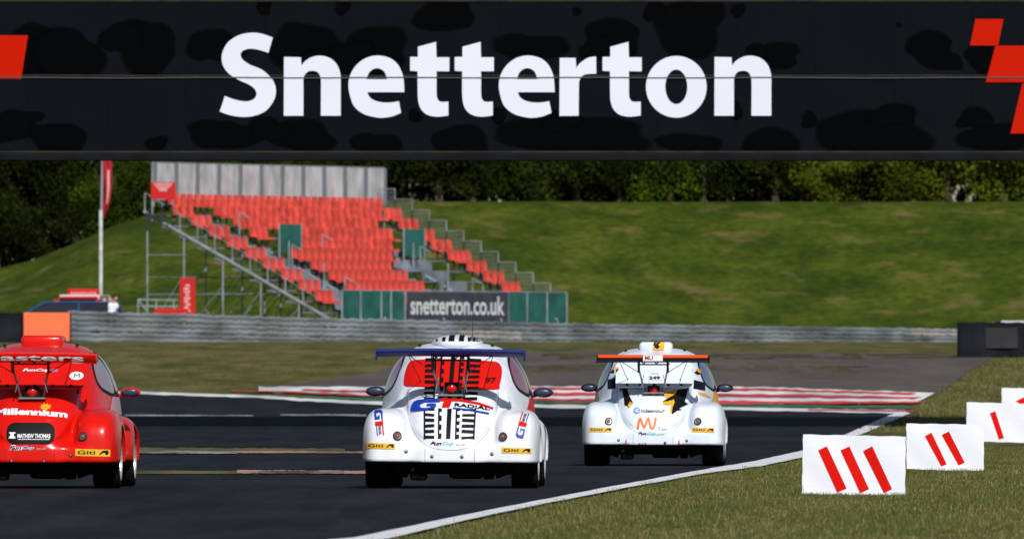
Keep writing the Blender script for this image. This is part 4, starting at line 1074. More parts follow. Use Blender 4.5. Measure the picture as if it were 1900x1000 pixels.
# tyre walls faced with belting
def tyre_wall(x0, x1, y0, y1, d, name, label, orange=None, patch=None):
    X0, X1 = wx(x0, d), wx(x1, d); z0 = gh(d); z1 = wz(y0, d)
    e = tag(empty('tyre_wall', ((X0 + X1) / 2, d, z0)), label, 'tyre wall'); ox = (X0 + X1) / 2; Wd = X1 - X0; Hh = z1 - z0
    mb = MB(); n = 40; V = []
    for k, (yo) in enumerate((0, .05)):
        for i in range(n + 1):
            x = -Wd / 2 + Wd * i / n; w_ = .03 * math.sin(i * .9)
            V += [(x, yo + w_, -.05), (x, yo + w_ * .6, Hh + .015 * math.sin(i * 1.7))]
    f = [(2 * i, 2 * i + 2, 2 * i + 3, 2 * i + 1) for i in range(n)]; B_ = 2 * (n + 1)
    mb.add(V, f + [tuple(B_ + k for k in g[::-1]) for g in f] + [(2 * i + 1, 2 * i + 3, B_ + 2 * i + 3, B_ + 2 * i + 1) for i in range(n)] + [(0, 1, B_ + 1, B_), (2 * n, B_ + 2 * n, B_ + 2 * n + 1, 2 * n + 1)])
    mb.build('rubber_belt', mat('belting', (.007, .008, .012), .7, var=.5, vscale=1.2, spec=.08), e, True)
    nt_ = int(Wd / .62)
    for i in range(nt_):
        mb = MB(); cx = -Wd / 2 + .32 + i * .62
        for k in range(int(Hh / .2)):
            mb.lathe([(.17, .02), (.27, .0), (.30, .05), (.30, .13), (.27, .18), (.17, .16)], 18, M=Matrix.Translation((cx, .42, k * .19)))
        mb.build('tyre_stack', M_tyre, e, True)
    if orange:
        a, b, t_, bo = orange; xa, xb = wx(a, d) - ox, wx(b, d) - ox; za, zb = wz(bo, d) - z0, wz(t_, d) - z0
        mb = MB(); mb.box(((xa + xb) / 2, -.10, (za + zb) / 2), (xb - xa, .04, zb - za), bev=.01)
        o = mb.build('orange_panel', mat('fluorescent_orange', (.90, .16, .055), .6, var=.05, vscale=2), e); o['label'] = 'plain bright orange panel'
        for xx in (xa, xb): mb = MB(); mb.box((xx, -.09, (za + zb) / 2), (.05, .10, zb - za - .01)); mb.build('panel_edge', M_black, e)
    if patch:
        a, b, t_, bo = patch; xa, xb = wx(a, d) - ox, wx(b, d) - ox; za, zb = wz(bo, d) - z0, wz(t_, d) - z0
        mb = MB(); mb.box(((xa + xb) / 2, -.06, (za + zb) / 2), (xb - xa, .02, zb - za)); mb.build('grey_patch', mat('faded_patch', (.022, .022, .026), .7, var=.3, vscale=2), e)
tyre_wall(-260, 132, 580, 628, 505, 'l', 'dark belted tyre wall with a bright orange panel behind the red car', orange=(43, 131, 580, 633))
tyre_wall(1776, 2150, 598, 660, 424, 'r', 'dark belted tyre wall with a faded grey patch at right end of crash barrier', patch=(1828, 1888, 608, 646))
# pale bundle lying on the wall's far side
mb = MB(); d = 562.3; X0, X1 = wx(1838, d), wx(1960, d)
e = tag(empty('water_barrier', ((X0 + X1) / 2, d, gh(d))), 'pale plastic barrier showing above the dark tyre wall on the right', 'barrier')
mb.box((0, 0, .48), (X1 - X0, .42, .96), bev=.08); mb.build('shell', mat('pale_plastic', (.26, .30, .32), .6, var=.4, vscale=2), e)
mb = MB()
for k in range(5): mb.tube(((k - 2) * .42, -.225, .2), ((k - 2) * .42, -.225, .9), .035, 8)
mb.build('rib', mat('pale_rib', (.5, .53, .55), .6), e)
mb = MB(); mb.box((.15, 0, .985), (X1 - X0 - .5, .30, .06), bev=.02); mb.build('cap', mat('pale_rib2', (.55, .57, .6), .6), e)

# ------------------------------------------------------------------ grandstand
U = Vector((math.cos(R(60)), math.sin(R(60)), 0)); Vv = Vector((math.sin(R(60)), -math.cos(R(60)), 0)); W3 = Vector((0, 0, 1))
SO = Vector((wx(285, 600), 600, 2.02))
ST = tag(empty('grandstand', SO), 'scaffold grandstand with rows of red seats and pale back panels behind the crash barrier', 'grandstand')
ST.rotation_euler = (0, 0, R(60) )      # local x runs along the rows, local y points up the tiers (away from the pitch)
# local coordinates: (u along row, -v down the tiers, height above ground)
def up_(px, r): return (px - 285 - 33.2 * r) / 23.3
RD, RH = .835, .44
def rz_(r): return 5.54 - RH * r          # deck height of row r above the stand's ground
def seatmesh():
    mb = MB(); n = 6; V = []
    # back: curved shell
    for j in range(6):
        t = j / 5
        for i in range(n + 1):
            u = -1 + 2 * i / n; x = .228 * u * (1 - .16 * t ** 4); V.append((x, .22 + .07 * t - .05 * u * u, .43 + .45 * t))
    for j in range(6):
        t = j / 5
        for i in range(n + 1):
            u = -1 + 2 * i / n; x = .228 * u * (1 - .16 * t ** 4); V.append((x, .245 + .07 * t - .05 * u * u, .43 + .45 * t))
    K = 6 * (n + 1); f = [(j * (n + 1) + i, j * (n + 1) + i + 1, (j + 1) * (n + 1) + i + 1, (j + 1) * (n + 1) + i) for j in range(5) for i in range(n)]
    mb.add(V, f + [tuple(K + a for a in g[::-1]) for g in f] + [(5 * (n + 1) + i, 5 * (n + 1) + i + 1, K + 5 * (n + 1) + i + 1, K + 5 * (n + 1) + i) for i in range(n)] +
           [(j * (n + 1), (j + 1) * (n + 1), K + (j + 1) * (n + 1), K + j * (n + 1)) for j in range(5)] + [((j + 1) * (n + 1) + n, j * (n + 1) + n, K + j * (n + 1) + n, K + (j + 1) * (n + 1) + n) for j in range(5)])
    # pan with a rolled front lip
    V = []
    for j in range(5):
        t = j / 4
        for i in range(n + 1):
            u = -1 + 2 * i / n; V.append((.24 * u, .20 - .36 * t, .42 + .02 * u * u - (.09 if j == 4 else 0)))
    f = [(j * (n + 1) + i, (j + 1) * (n + 1) + i, (j + 1) * (n + 1) + i + 1, j * (n + 1) + i + 1) for j in range(4) for i in range(n)]
    mb.add(V, f)
    mb.box((0, .06, .21), (.05, .06, .40), 1)
    return mb
M_seat = mat('seat_red', (.62, .070, .050), .55, var=.35, vscale=1.6)
M_seatd = mat('seat_leg', (.05, .05, .055), .6)
sm_ = seatmesh()
rows = {0: [(318, 722)], 1: [(329, 368), (404, 722), (726, 760)], 2: [(363, 402), (441, 714), (752, 793)], 3: [(397, 437), (473, 506), (548, 742), (784, 824)], 4: [(431, 470), (548, 742), (814, 857)],
        5: [(465, 505), (550, 742), (848, 892)], 6: [(499, 540), (588, 740), (882, 924)], 7: [(533, 574), (622, 770), (915, 957)], 8: [(566, 608), (655, 803), (950, 987)], 9: [(598, 632), (688, 836)]}
spots_ = []
for r, segs in rows.items():
    for (a, b) in segs:
        n = max(1, int(round((b - a) / 12.4)))
        for k in range(n): spots_.append((up_(a + (k + .5) * (b - a) / n, r), -r * RD, rz_(r), r))
spots_.sort(key=lambda s: (-s[3], s[0]))          # front rows and near seats first
proto = None
for k, (u, y, z, r) in enumerate(spots_[:100]):
    if proto is None: proto = sm_.build('seat', [M_seat, M_seatd], ST, False); smooth_angle(proto, 60); o = proto
    else: o = proto.copy(); C.objects.link(o); o.parent = ST
    o.location = (u, y, z)
mb = MB()
for (u, y, z, r) in spots_[100:]:
    mb.add([(v[0] + u, v[1] + y, v[2] + z) for v in sm_.v], sm_.f); mb.m[-len(sm_.f):] = sm_.m
o = mb.build('seats', [M_seat, M_seatd], ST); smooth_angle(o, 60); o['kind'] = 'stuff'
M_pole = mat('scaffold', (.27, .30, .33), .5, metal=.3, var=.3, vscale=2); M_deck = mat('deck_grey', (.17, .19, .22), .7, var=.35, vscale=1.5)
M_tread = mat('tread_grey', (.22, .25, .29), .7, var=.3, vscale=2); M_gpan = mat('green_hoarding', (.022, .115, .095), .6, var=.3, vscale=1.2)
LU = 18.65
for r in range(10):
    mb = MB(); y = -r * RD; z = rz_(r)
    gaps = []      # walkway wells left open below the green barriers
    if r >= 5: gaps = [(up_(508, r) if r < 6 else up_(508 + 33.2 * (r - 4), r), None)]
    mb.box((LU / 2, y + .02, z - .04), (LU, RD - .10, .055))
    mb.build('deck', M_deck, ST)
# aisle steps with closed risers
for r in range(1, 10):
    z = rz_(r); y = -r * RD
    for (a, b) in ((rows[r][0][1] + 1, rows[r][0][1] + (36 if r < 4 else 46)),) + (((rows[r][1][1] + (2 if r < 3 else 6), rows[r][1][1] + (12 if r < 3 else 34)),) if r > 3 and r < 10 else ()):
        u0, u1 = up_(a, r), up_(b, r); mb = MB()
        mb.box(((u0 + u1) / 2, y + .30, z + .16), (u1 - u0, .025, .50)); mb.box(((u0 + u1) / 2, y + .10, z + .07), (u1 - u0, .36, .04)); mb.box(((u0 + u1) / 2, y - .09, z + .00), (u1 - u0, .02, .16))
        mb.build('aisle_step', M_tread, ST)
# aisle handrails
for (a, r0, r1) in ((404, 1, 9), (560, 3, 5), (745, 4, 9)):
    mb = MB()
    for r in range(r0, r1 + 1):
        x = up_(a + 33.2 * (r - r0), r); y = -r * RD - .2; z = rz_(r)
        if (r - r0) % 3 == 1:
            mb = MB(); mb.tube((x, y, z - .1), (x, y, z + 1.0), .028, 6); mb.tube((x, y, z + 1.0), (x, y - .5, z + .75), .024, 6); mb.build('handrail', M_pole, ST)
# green barriers over the two entrances
for (a, b, r) in ((508, 546, 4), (742, 779, 4)):
    u0, u1 = up_(a, r), up_(b, r); mb = MB(); z = wz(466, 600) - 2.02; z1 = wz(415, 600) - 2.02
    if a > 700: z -= .12; z1 -= .12
    mb.box(((u0 + u1) / 2, -r * RD - .35, (z + z1) / 2), (u1 - u0, .05, z1 - z)); o = mb.build('entrance_barrier', M_gpan, ST)
    for u_ in (u0 - .05, u1 + .05): fb = MB(); fb.tube((u_, -r * RD - .35, z - 1.9), (u_, -r * RD - .35, z1 + .04), .035, 8); fb.build('barrier_post', M_pole, o)
    # sloping side screens of the stair well
    wb = MB()
    for k in range(4):
        rr = r + k + .6; wb.box((u0 + .1 + (u1 - u0) / 2, -rr * RD, rz_(rr) + .05), (u1 - u0 + .6, .03, .42), 0)
    wb.build('stair_riser', M_deck, ST)
    for k in (1, 3, 5):
        pb_ = MB(); rr = r + k; pb_.tube((u0 - .1, -rr * RD, rz_(rr) - .2), (u0 - .1, -rr * RD, rz_(rr) + 1.15), .03, 6); pb_.build('stair_post', M_pole, ST)
# back wall: pale sheets between posts
M_sheet = mat('pale_sheet', (.47, .46, .47), .7, var=.28, vscale=1.1, stretch=(2, 1, .8), trans=.0)
PW = LU / 11; BW = .88
for k in range(11):
    mb = MB(); mb.box((BW + PW * (k + .5), .50, 6.91), (PW - .42, .02, 1.50), rot=Matrix.Rotation(random.uniform(-.02, .02), 3, 'X')); mb.build('back_panel', M_sheet, ST)
    mb = MB(); mb.box((BW + PW * (k + .0) + .1, .54, 6.90), (.26, .02, 1.52)); mb.build('back_panel_joint', mat('grey_sheet', (.17, .18, .21), .7) if k == 0 else bpy.data.materials['grey_sheet'], ST)
mb = MB(); mb.box((BW + LU, .54, 6.90), (.2, .02, 1.52)); mb.build('back_panel_joint', bpy.data.materials['grey_sheet'], ST)
mb = MB()
for k in range(12): mb.tube((BW + PW * k, .60, 5.1), (BW + PW * k, .60, 7.70), .04, 6)
for zz in (6.08, 7.68): mb.tube((BW, .60, zz), (BW + LU, .60, zz), .03, 6)
mb.build('back_frame', M_pole, ST)
# stepped mesh guard at the far end
for r in range(0, 10):
    mb = MB(); y0 = -r * RD + .45; y1 = y0 - RD; z = rz_(r); t = z + 1.25 if r < 10 else z + .95
    for yy in (y0, y1): mb.tube((LU + .1, yy, z - .1), (LU + .1, yy, t), .026, 6)
    mb.tube((LU + .1, y0, t), (LU + .1, y1, t), .024, 6); mb.tube((LU + .1, y0, z + .1), (LU + .1, y1, z + .1), .02, 6)
    for k in range(1, 9): yy = y0 + (y1 - y0) * k / 9; mb.tube((LU + .1, yy, z + .1), (LU + .1, yy, t), .0055, 4)
    for k in range(1, 7): zz = z + .1 + (t - z - .1) * k / 7; mb.tube((LU + .1, y0, zz), (LU + .1, y1, zz), .0045, 4)
    mb.build('mesh_guard', M_pole, ST)
# near side truss: raking beam, step frames, legs and bracing
mb = MB(); ra, rb = (-.0, .45, wz(393, 600) - 2.02), (-.0, -8.3, wz(592, 600) - 2.02)
mb.tube(ra, rb, .075, 8); mb.build('raking_beam', M_pole, ST)
def ray_z(y): return ra[2] + (rb[2] - ra[2]) * (ra[1] - y) / (ra[1] - rb[1])
mb = MB()
for r in range(10):
    y = -r * RD + .42
    mb.tube((0, y, ray_z(y)), (0, y, rz_(r) + .9), .030, 6); mb.tube((0, y, rz_(r) - .05), (0, y - RD, rz_(r) - .05), .03, 6); mb.tube((0, y, rz_(r) + .9), (0, y - RD, rz_(r) + .9 - RH), .015, 6)
    mb.tube((0, y - RD, ray_z(y - RD)), (0, y, rz_(r) - .05), .02, 6)
mb.build('step_frame', M_pole, ST)
for (uu) in (0.0, 4.6, 9.3, 14.0, 18.65):
    mb = MB()
    for y in (.3, -1.45, -3.3, -5.1, -6.9, -8.3):
        mb.tube((uu, y, 0), (uu, y, ray_z(y)), .036, 6); mb.box((uu, y, .02), (.3, .3, .04))
    for zz, y1 in ((3.9, -1.6), (2.3, -4.7), (.75, -8.3)): mb.tube((uu, .3, zz), (uu, max(y1, -8.3), zz), .026, 6)
    mb.tube((uu, .3, .75), (uu, -1.45, 3.1), .02, 6); mb.tube((uu, -1.45, .75), (uu, -3.3, 2.6), .02, 6); mb.tube((uu, -3.3, .4), (uu, -5.1, 2.4), .02, 6); mb.tube((uu, -5.1, .4), (uu, -6.9, 1.7), .02, 6)
    if uu > 0: mb.tube((uu, .45, ra[2]), (uu, -8.3, rb[2]), .06, 6)
    mb.build('scaffold_frame', M_pole, ST)
mb = MB()
for y in (.3, -1.45, -3.3, -5.1, -6.9):
    for k in range(4):
        a = k * 4.65; mb.tube((a, y, .3), (a + 4.65, y, min(3.4, ray_z(y) - .2)), .018, 5)
    mb.tube((0, y, min(3.0, ray_z(y) - .1)), (LU, y, min(3.0, ray_z(y) - .1)), .022, 5)
mb.build('scaffold_brace', M_pole, ST)
# front hoarding
yF = -9.15 * RD - .55
fz0, fz1 = wz(600, 600) - 2.02 - .35, wz(541, 600) - 2.02
def fu(px): return (px - 285 - 33.2 * 9.6) / 23.0
cuts = [632, 666, 704, 722, 748]
for a, b in ((0, 1), (1, 2), (2, 3), (3, 4)):
    mb = MB(); mb.box(((fu(cuts[a]) + fu(cuts[b])) / 2, yF, (fz0 + fz1) / 2), (fu(cuts[b]) - fu(cuts[a]) - .10, .05, fz1 - fz0)); mb.build('front_panel', M_gpan, ST)
cuts2 = [942, 978, 1016, 1054]
for a, b in ((0, 1), (1, 2), (2, 3)):
    mb = MB(); mb.box(((fu(cuts2[a]) + fu(cuts2[b])) / 2, yF, (fz0 + fz1) / 2), (fu(cuts2[b]) - fu(cuts2[a]) - .10, .05, fz1 - fz0)); mb.build('front_panel', M_gpan, ST)
mb = MB()
for px in cuts + cuts2: mb.tube((fu(px), yF - .01, 0), (fu(px), yF - .01, fz1 + .04), .045, 6)
mb.tube((fu(632), yF - .01, fz1 + .03), (fu(1054), yF - .01, fz1 + .03), .035, 6); mb.build('front_frame', M_pole, ST)
mb = MB(); u0, u1 = fu(750), fu(940); mb.box(((u0 + u1) / 2, yF - .06, (fz0 + fz1) / 2 + .10), (u1 - u0, .03, fz1 - fz0 - .22)); bn = mb.build('banner', mat('banner_grey', (.050, .052, .068), .6, var=.2, vscale=1), ST)
V, T = text_poly('snetterton.co.uk', u0 + .25, wz(584, 604) - 2.02, u1 - .35, wz(549, 604) - 2.02, .02); mb = MB(); mb.add([(v[0], yF - .085, v[1]) for v in V], T)
mb.build('lettering', mat('banner_white', (.62, .63, .66), .6), bn)
mb = MB(); mb.box(((u0 + u1) / 2, yF + .02, fz0 + .3), (u1 - u0, .04, .6)); mb.build('front_panel', M_gpan, ST)

# red signs by the stand
def flat_sign(name, label, x0, x1, y0, y1, d, m, legs=True, marks=None, cat='sign', on_stand=False):
    X0, X1 = wx(x0, d), wx(x1, d); z0, z1 = wz(y1, d), wz(y0, d); g = 2.02
    e = tag(empty(name, ((X0 + X1) / 2, d, g)), label, cat); mb = MB(); mb.box((0, 0, (z0 + z1) / 2 - g), (X1 - X0, .05, z1 - z0), bev=.012); mb.build('sign_face', m, e)
    mb = MB()
    for sx in (-1, 1): mb.tube((sx * (X1 - X0) * .38, .06, 0 if legs else z0 - g - .3), (sx * (X1 - X0) * .38, .06, z1 - g - .05), .03, 6)
    mb.build('sign_post', M_pole, e)
    if marks:
        mb = MB()
        for (u0, v0, u1, v1) in marks: mb.box((((u0 + u1) / 2 - .5) * (X1 - X0), -.032, z0 - g + (z1 - z0) * (v0 + v1) / 2), ((u1 - u0) * (X1 - X0), .01, (v1 - v0) * (z1 - z0)))
        mb.build('lettering', mat('sign_pale', (.62, .45, .45), .6), e)
    return e
M_sred = mat('sign_board_red', (.50, .008, .008), .5, var=.1, vscale=2)
mk = []
for row, (v, a, b) in enumerate(((.84, .12, .88), (.70, .2, .8), (.57, .3, .7), (.47, .36, .64))):
    x = a
    while x < b: w_ = random.uniform(.03, .06); mk.append((x, v, min(x + w_, b), v + .085)); x += w_ + .018
flat_sign('sign_board', 'red board with small white lettering fixed to top left corner of grandstand', 280, 325.5, 338, 370, 598.5, M_sred, False, mk)
mk = [(.3 + .06 * math.sin(k * 2), .12 + k * .07, .62 + .06 * math.cos(k * 3), .155 + k * .07) for k in range(11)]
flat_sign('upright_sign', 'upright narrow red sign board standing below the grandstand scaffold', 334, 362.5, 516, 600, 592, M_sred, True, mk)
e = flat_sign('low_sign', 'low flat red board lying behind the crash barrier left of the upright red sign', 286, 350, 572.5, 583, 585, M_sred, True)
# pipe railing left of the stand
mb = MB(); d = 588; e = tag(empty('pipe_railing', (wx(290, d), d, 2.02)), 'grey pipe railing on the grass left of the grandstand', 'railing')
for px in (256, 290, 322): mb.tube((wx(px, d) - e.location.x, 0, 0), (wx(px, d) - e.location.x, 0, wz(556, d) - 2.02), .03, 6)
for py in (556, 568): mb.tube((wx(256, d) - e.location.x, 0, wz(py, d) - 2.02), (wx(330, d) - e.location.x, 0, wz(py + 1, d) - 2.02), .03, 6)
mb.tube((wx(256, d) - e.location.x, 0, wz(556, d) - 2.02), (wx(275, d) - e.location.x, -.4, wz(580, d) - 2.02), .03, 6)
mb.build('rails', M_pole, e)

# flag mast
d = 575; e = tag(empty('flag_mast', (wx(187, d), d, 2.02)), 'white mast with a red feather flag left of the grandstand', 'flag')
mb = MB(); mb.tube((0, 0, 0), (0, 0, wz(390, d) - 2.02), .075, 10); mb.build('mast', mat('mast_white', (.55, .57, .55), .5, var=.3, vscale=3), e)
mb = MB(); mb.tube((0.02, 0, wz(392, d) - 2.02), (.08, 0, wz(240, d) - 2.02), .045, 8); mb.build('mast_top', mat('mast_grey', (.25, .28, .33), .5), e)
mb = MB(); n = 26; V = []; z0, z1 = wz(401, d) - 2.02, wz(240, d) - 2.02
for k in range(n + 1):
    t = k / n; z = z0 + (z1 - z0) * t; wd = .44 * math.sin(min(1, t * 2.2 + .12) * math.pi / 2) * (1 - max(0, t - .8) * 2)
    for j in range(5): u = j / 4; V.append((.08 + .8 * wd * u, .10 * math.sin(t * 7 + u * 4), z - .1 * u * (1 - t)))
mb.add(V, [(k * 5 + j, k * 5 + j + 1, (k + 1) * 5 + j + 1, (k + 1) * 5 + j) for k in range(n) for j in range(4)])
mi = [1 if (j == 2 and 3 < k < 14) else 0 for k in range(n) for j in range(4)]; mb.m = mi
mb.build('feather_flag', [mat('flag_red', (.32, .010, .014), .6, var=.3, vscale=3), mat('flag_pale', (.60, .30, .30), .6)], e, True)

# parked vehicles behind the barrier
def loft_car(name, label, cat, px, d, heading, prof_body, prof_cab, wid, mpaint, L):
    e = tag(empty(name, (wx(px, d), d, 2.02), rz=heading), label, cat)
    def shell(prof, w0, w1, m, nm, z_mid):
        mb = MB(); n = len(prof); V = []
        ws = [-1, -.92, -.5, 0, .5, .92, 1]
        for wv in ws:
            for (x, z) in prof:
                t = min(1, max(0, (z - z_mid[0]) / (z_mid[1] - z_mid[0]))); ww = w0 + (w1 - w0) * t
                sh = .03 if abs(wv) == 1 else 0
                cx = sum(p[0] for p in prof) / n; V.append((x + (cx - x) * sh, wv * ww, z - (.02 if abs(wv) == 1 and z > z_mid[1] - .05 else 0)))
        Fc = [(k * n + i, k * n + (i + 1) % n, (k + 1) * n + (i + 1) % n, (k + 1) * n + i) for k in range(len(ws) - 1) for i in range(n)]
        Fc += [tuple(range(n))[::-1], tuple(range((len(ws) - 1) * n, len(ws) * n))]
        mb.add(V, Fc); o = mb.build(nm, m, e); smooth_angle(o, 35); return o
    shell(prof_body, wid / 2, wid / 2, mpaint, 'body', (.3, .9)); shell(prof_cab, wid / 2 - .04, wid / 2 - .22, M_glass, 'window_band', (prof_cab[0][1], max(p[1] for p in prof_cab)))
    zt = max(p[1] for p in prof_cab); xr = [p[0] for p in prof_cab if p[1] > zt - .05]
    mb = MB(); mb.box(((min(xr) + max(xr)) / 2, 0, zt + .012), (max(xr) - min(xr) + .12, wid - .40, .06), bev=.025); mb.build('roof', mpaint, e)
    zb = prof_cab[0][1]
    for sg in (-1, 1):
        for (xa, xb) in ((prof_cab[0][0], min(xr)), ((min(xr) + max(xr)) / 2, (min(xr) + max(xr)) / 2), (prof_cab[-1][0], max(xr))):
            pl = MB(); pl.tube((xa, sg * (wid / 2 - .03), zb), (xb, sg * (wid / 2 - .20), zt + .01), .035, 6); pl.build('roof_pillar', mpaint, e)
    for x in (L * .31, -L * .31):
        for sg in (-1, 1):
            Mt = Matrix.Translation((x, sg * (wid / 2 - .10), .32)) @ Matrix.Rotation(R(-90 * sg), 4, 'X'); mb = MB()
            mb.lathe([(.0, -.1), (.2, -.1), (.30, -.09), (.32, -.05), (.32, .07), (.30, .105), (.2, .108)], 24, M=Mt); wh = mb.build('wheel', M_tyre, e, True)
            mb = MB(); mb.lathe([(.2, .109), (.17, .09), (.05, .10), (0, .112)], 20, M=Mt); mb.build('rim', M_rim, wh, True)
    for sg in (-1, 1):
        mb = MB(); mb.box((L / 2 - .03, sg * (wid / 2 - .28), .68), (.10, .30, .14), bev=.03); mb.build('headlight', bpy.data.materials['headlight_glass'], e)
        mb = MB(); mb.box((-L / 2 + .03, sg * (wid / 2 - .2), .8), (.08, .18, .16), bev=.02); mb.build('tail_light', M_lens, e)
    return e
M_cblue = mat('blue_car_paint', (.020, .075, .20), .3, coat=.5)
h = 2.2
loft_car('parked_car', 'dark blue estate car with black windows parked behind the orange panel', 'car', 112, 546, R(172), [(-2.1, .3), (2.1, .3), (2.15, .6), (2.0, .80), (1.2, .92), (-2.05, .95), (-2.15, .6)],
         [(1.40, .93), (.80, 1.38), (.4, 1.47), (-1.5, 1.50), (-1.85, 1.46), (-2.08, .95)][::-1], 1.75, M_cblue, 4.2).scale = (1.12, 1.0, 1.14)
M_cwh = mat('white_van_paint', (.62, .62, .60), .4, coat=.3)
e = loft_car('parked_van', 'white rescue truck with red stripes and a red roof sign behind the blue car', 'truck', 153, 572, R(263), [(-2.3, .35), (2.3, .35), (2.35, .7), (2.2, 1.15), (1.4, 1.25), (-2.3, 1.25)],
         [(1.45, 1.24), (1.0, 1.95), (.8, 2.05), (-2.1, 2.05), (-2.28, 1.24)][::-1], 1.9, M_cwh, 4.6)
mb = MB(); mb.box((-.3, 0, 2.24), (.25, 1.25, .26), bev=.06); mb.build('roof_sign', M_sred, e)
mb = MB()
for k in range(9): mb.box((-.3 + .0, -.45 + k * .115, 2.2), (.262, .05, .08))
mb.build('roof_sign_lettering', mat('sign_pale2', (.65, .4, .4), .6), e)
for sg in (-1, 1):
    for c_, d_ in (((1.30, sg * .83, 1.62), (.16, .16, .70)), ((1.65, sg * .55, 1.262), (.9, .3, .02)), ((-2.33, sg * .8, 1.6), (.05, .2, .8))):
        mb = MB(); mb.box(c_, d_); mb.build('red_stripe', M_sred, e)
mb = MB(); mb.box((1.0, 0, 2.03), (.12, 1.5, .09)); mb.build('red_stripe', M_sred, e)
mb = MB(); mb.box((-.6, 0, 2.10), (2.7, 1.6, .06), bev=.02); mb.build('roof_rack', M_cwh, e)

# marshal ------------------------------------------------------------------
def person(px, d, rz, label):
    e = tag(empty('person', (wx(px, d), d, gh(d)), rz=rz), label, 'person')
    lean = .16
    P = dict(pel=(0, 0, .95), ch=(lean * .8, -.02, 1.38), nk=(lean, -.03, 1.52), hd=(lean + .05, -.06, 1.68))
    def arm(s_): sh = (P['ch'][0] + s_ * .19, 0, 1.43); el = (sh[0] + s_ * .10, -.05, 1.15); wr = (el[0] - s_ * .02, -.26, 1.02); return sh, el, wr
    def torso(x, y, z):
        f = sdcap(x, y * 1.25, z, P['pel'], (lean * .5, 0, 1.2), .155, .15); f = smin(f, sdcap(x, y * 1.2, z, (P['ch'][0] - .11, 0, 1.38), (P['ch'][0] + .11, 0, 1.38), .125, .125), .08); return f
    def arms(x, y, z, r=1.0):
        f = 1e3
        for s_ in (-1, 1): sh, el, wr = arm(s_); f = np.minimum(f, smin(sdcap(x, y, z, sh, el, .058 * r, .045 * r), sdcap(x, y, z, el, wr, .044 * r, .030 * r), .02))
        return f
    def legs(x, y, z, r=1.0):
        f = 1e3
        for s_ in (-1, 1):
            f = np.minimum(f, smin(sdcap(x, y, z, (s_ * .09, 0, .90), (s_ * .12, -.02, .48), .088 * r, .058 * r), sdcap(x, y, z, (s_ * .12, -.02, .48), (s_ * .13, .03, .09), .056 * r, .038 * r), .03))
            f = smin(f, sdcap(x, y, z, (s_ * .13, .04, .05), (s_ * .15, -.14, .045), .045, .04), .02)
        return f
    def bodyf(x, y, z):
        f = smin(torso(x, y, z) + .015, legs(x, y, z), .06); f = smin(f, arms(x, y, z), .04)
        hx, hy, hz = P['hd']; f = smin(f, sdcap(x, y, z, P['nk'], P['hd'], .055, .05), .03)
        hd = (np.sqrt(((x - hx) / .078) ** 2 + ((y - hy) / .098) ** 2 + ((z - hz) / .118) ** 2) - 1) * .08; f = smin(f, hd, .02)
        f = smin(f, sdcap(x, y, z, (hx, hy - .095, hz + .005), (hx, hy - .118, hz - .025), .010, .014), .012)       # nose
        for s_ in (-1, 1):
            f = smin(f, sdcap(x, y, z, (hx + s_ * .078, hy + .005, hz - .02), (hx + s_ * .082, hy + .01, hz + .02), .012, .014), .008)
            f = smax(f, -(np.sqrt((x - hx - s_ * .032) ** 2 + (y - hy + .098) ** 2 + (z - hz - .012) ** 2) - .013), .006)
            sh, el, wr = arm(s_)
            f = smin(f, sdcap(x, y, z, wr, (wr[0], wr[1] - .07, wr[2] - .01), .030, .034), .015)
            for k in range(4): f = smin(f, sdcap(x, y, z, (wr[0] + (k - 1.5) * .019, wr[1] - .09, wr[2] - .01), (wr[0] + (k - 1.5) * .02, wr[1] - .15 + abs(k - 1.3) * .01, wr[2] - .045), .0095, .008), .004)
            f = smin(f, sdcap(x, y, z, (wr[0] - s_ * .03, wr[1] - .04, wr[2]), (wr[0] - s_ * .055, wr[1] - .09, wr[2] - .02), .011, .009), .006)
        return f
    V, Q = surface_nets(bodyf, (-.5, -.5, -.02), (.6, .3, 1.85), .014); mesh_obj('body', V, Q, mat('skin', (.50, .27, .19), .6), e, True)
    V, Q = surface_nets(lambda x, y, z: smax(torso(x, y, z) - .012, .90 - z, .01), (-.5, -.4, .8), (.6, .4, 1.6), .02); mesh_obj('white_tabard', V, Q, mat('tabard', (.68, .68, .72), .8, bump=.4, bscale=12), e, True)
    V, Q = surface_nets(lambda x, y, z: smin(arms(x, y, z, 1.25), 1e3, .01), (-.5, -.5, .9), (.7, .3, 1.6), .016)
    k = V[:, 1] > -9; mesh_obj('sleeves', V, Q, mat('dark_jacket', (.015, .017, .035), .8), e, True)
    V, Q = surface_nets(lambda x, y, z: smax(legs(x, y, z, 1.18), .085 - z, .01), (-.4, -.3, .0), (.4, .3, 1.02), .02); mesh_obj('trousers', V, Q, mat('dark_trousers', (.012, .014, .022), .8), e, True)
    hx, hy, hz = P['hd']
    V, Q = surface_nets(lambda x, y, z: np.maximum((np.sqrt(((x - hx) / .088) ** 2 + ((y - hy - .012) / .106) ** 2 + ((z - hz - .012) / .126) ** 2) - 1) * .08, -(z - hz + .6 * (y - hy) * -1 - .012) * .8), (-.2, -.3, 1.5), (.5, .2, 1.85), .012)
    mesh_obj('hair', V, Q, mat('dark_hair', (.03, .015, .010), .7), e, True)
    for s_ in (-1, 1):
        mb = MB(); mb.ellipsoid((hx + s_ * .032, hy - .088, hz + .012), (.012, .010, .010), nu=10, nv=8); mb.ellipsoid((hx + s_ * .032, hy - .097, hz + .012), (.005, .003, .005), 1, nu=8, nv=6); mb.build('eye', [D_white, D_black], e, True)
    mb = MB(); mb.ellipsoid((hx, hy - .098, hz - .052), (.024, .008, .006), nu=12, nv=6); mb.build('mouth', mat('lips', (.35, .10, .09), .6), e, True)
person(203, 536, R(25), 'person in white tabard and dark sleeves leaning behind the crash barrier')

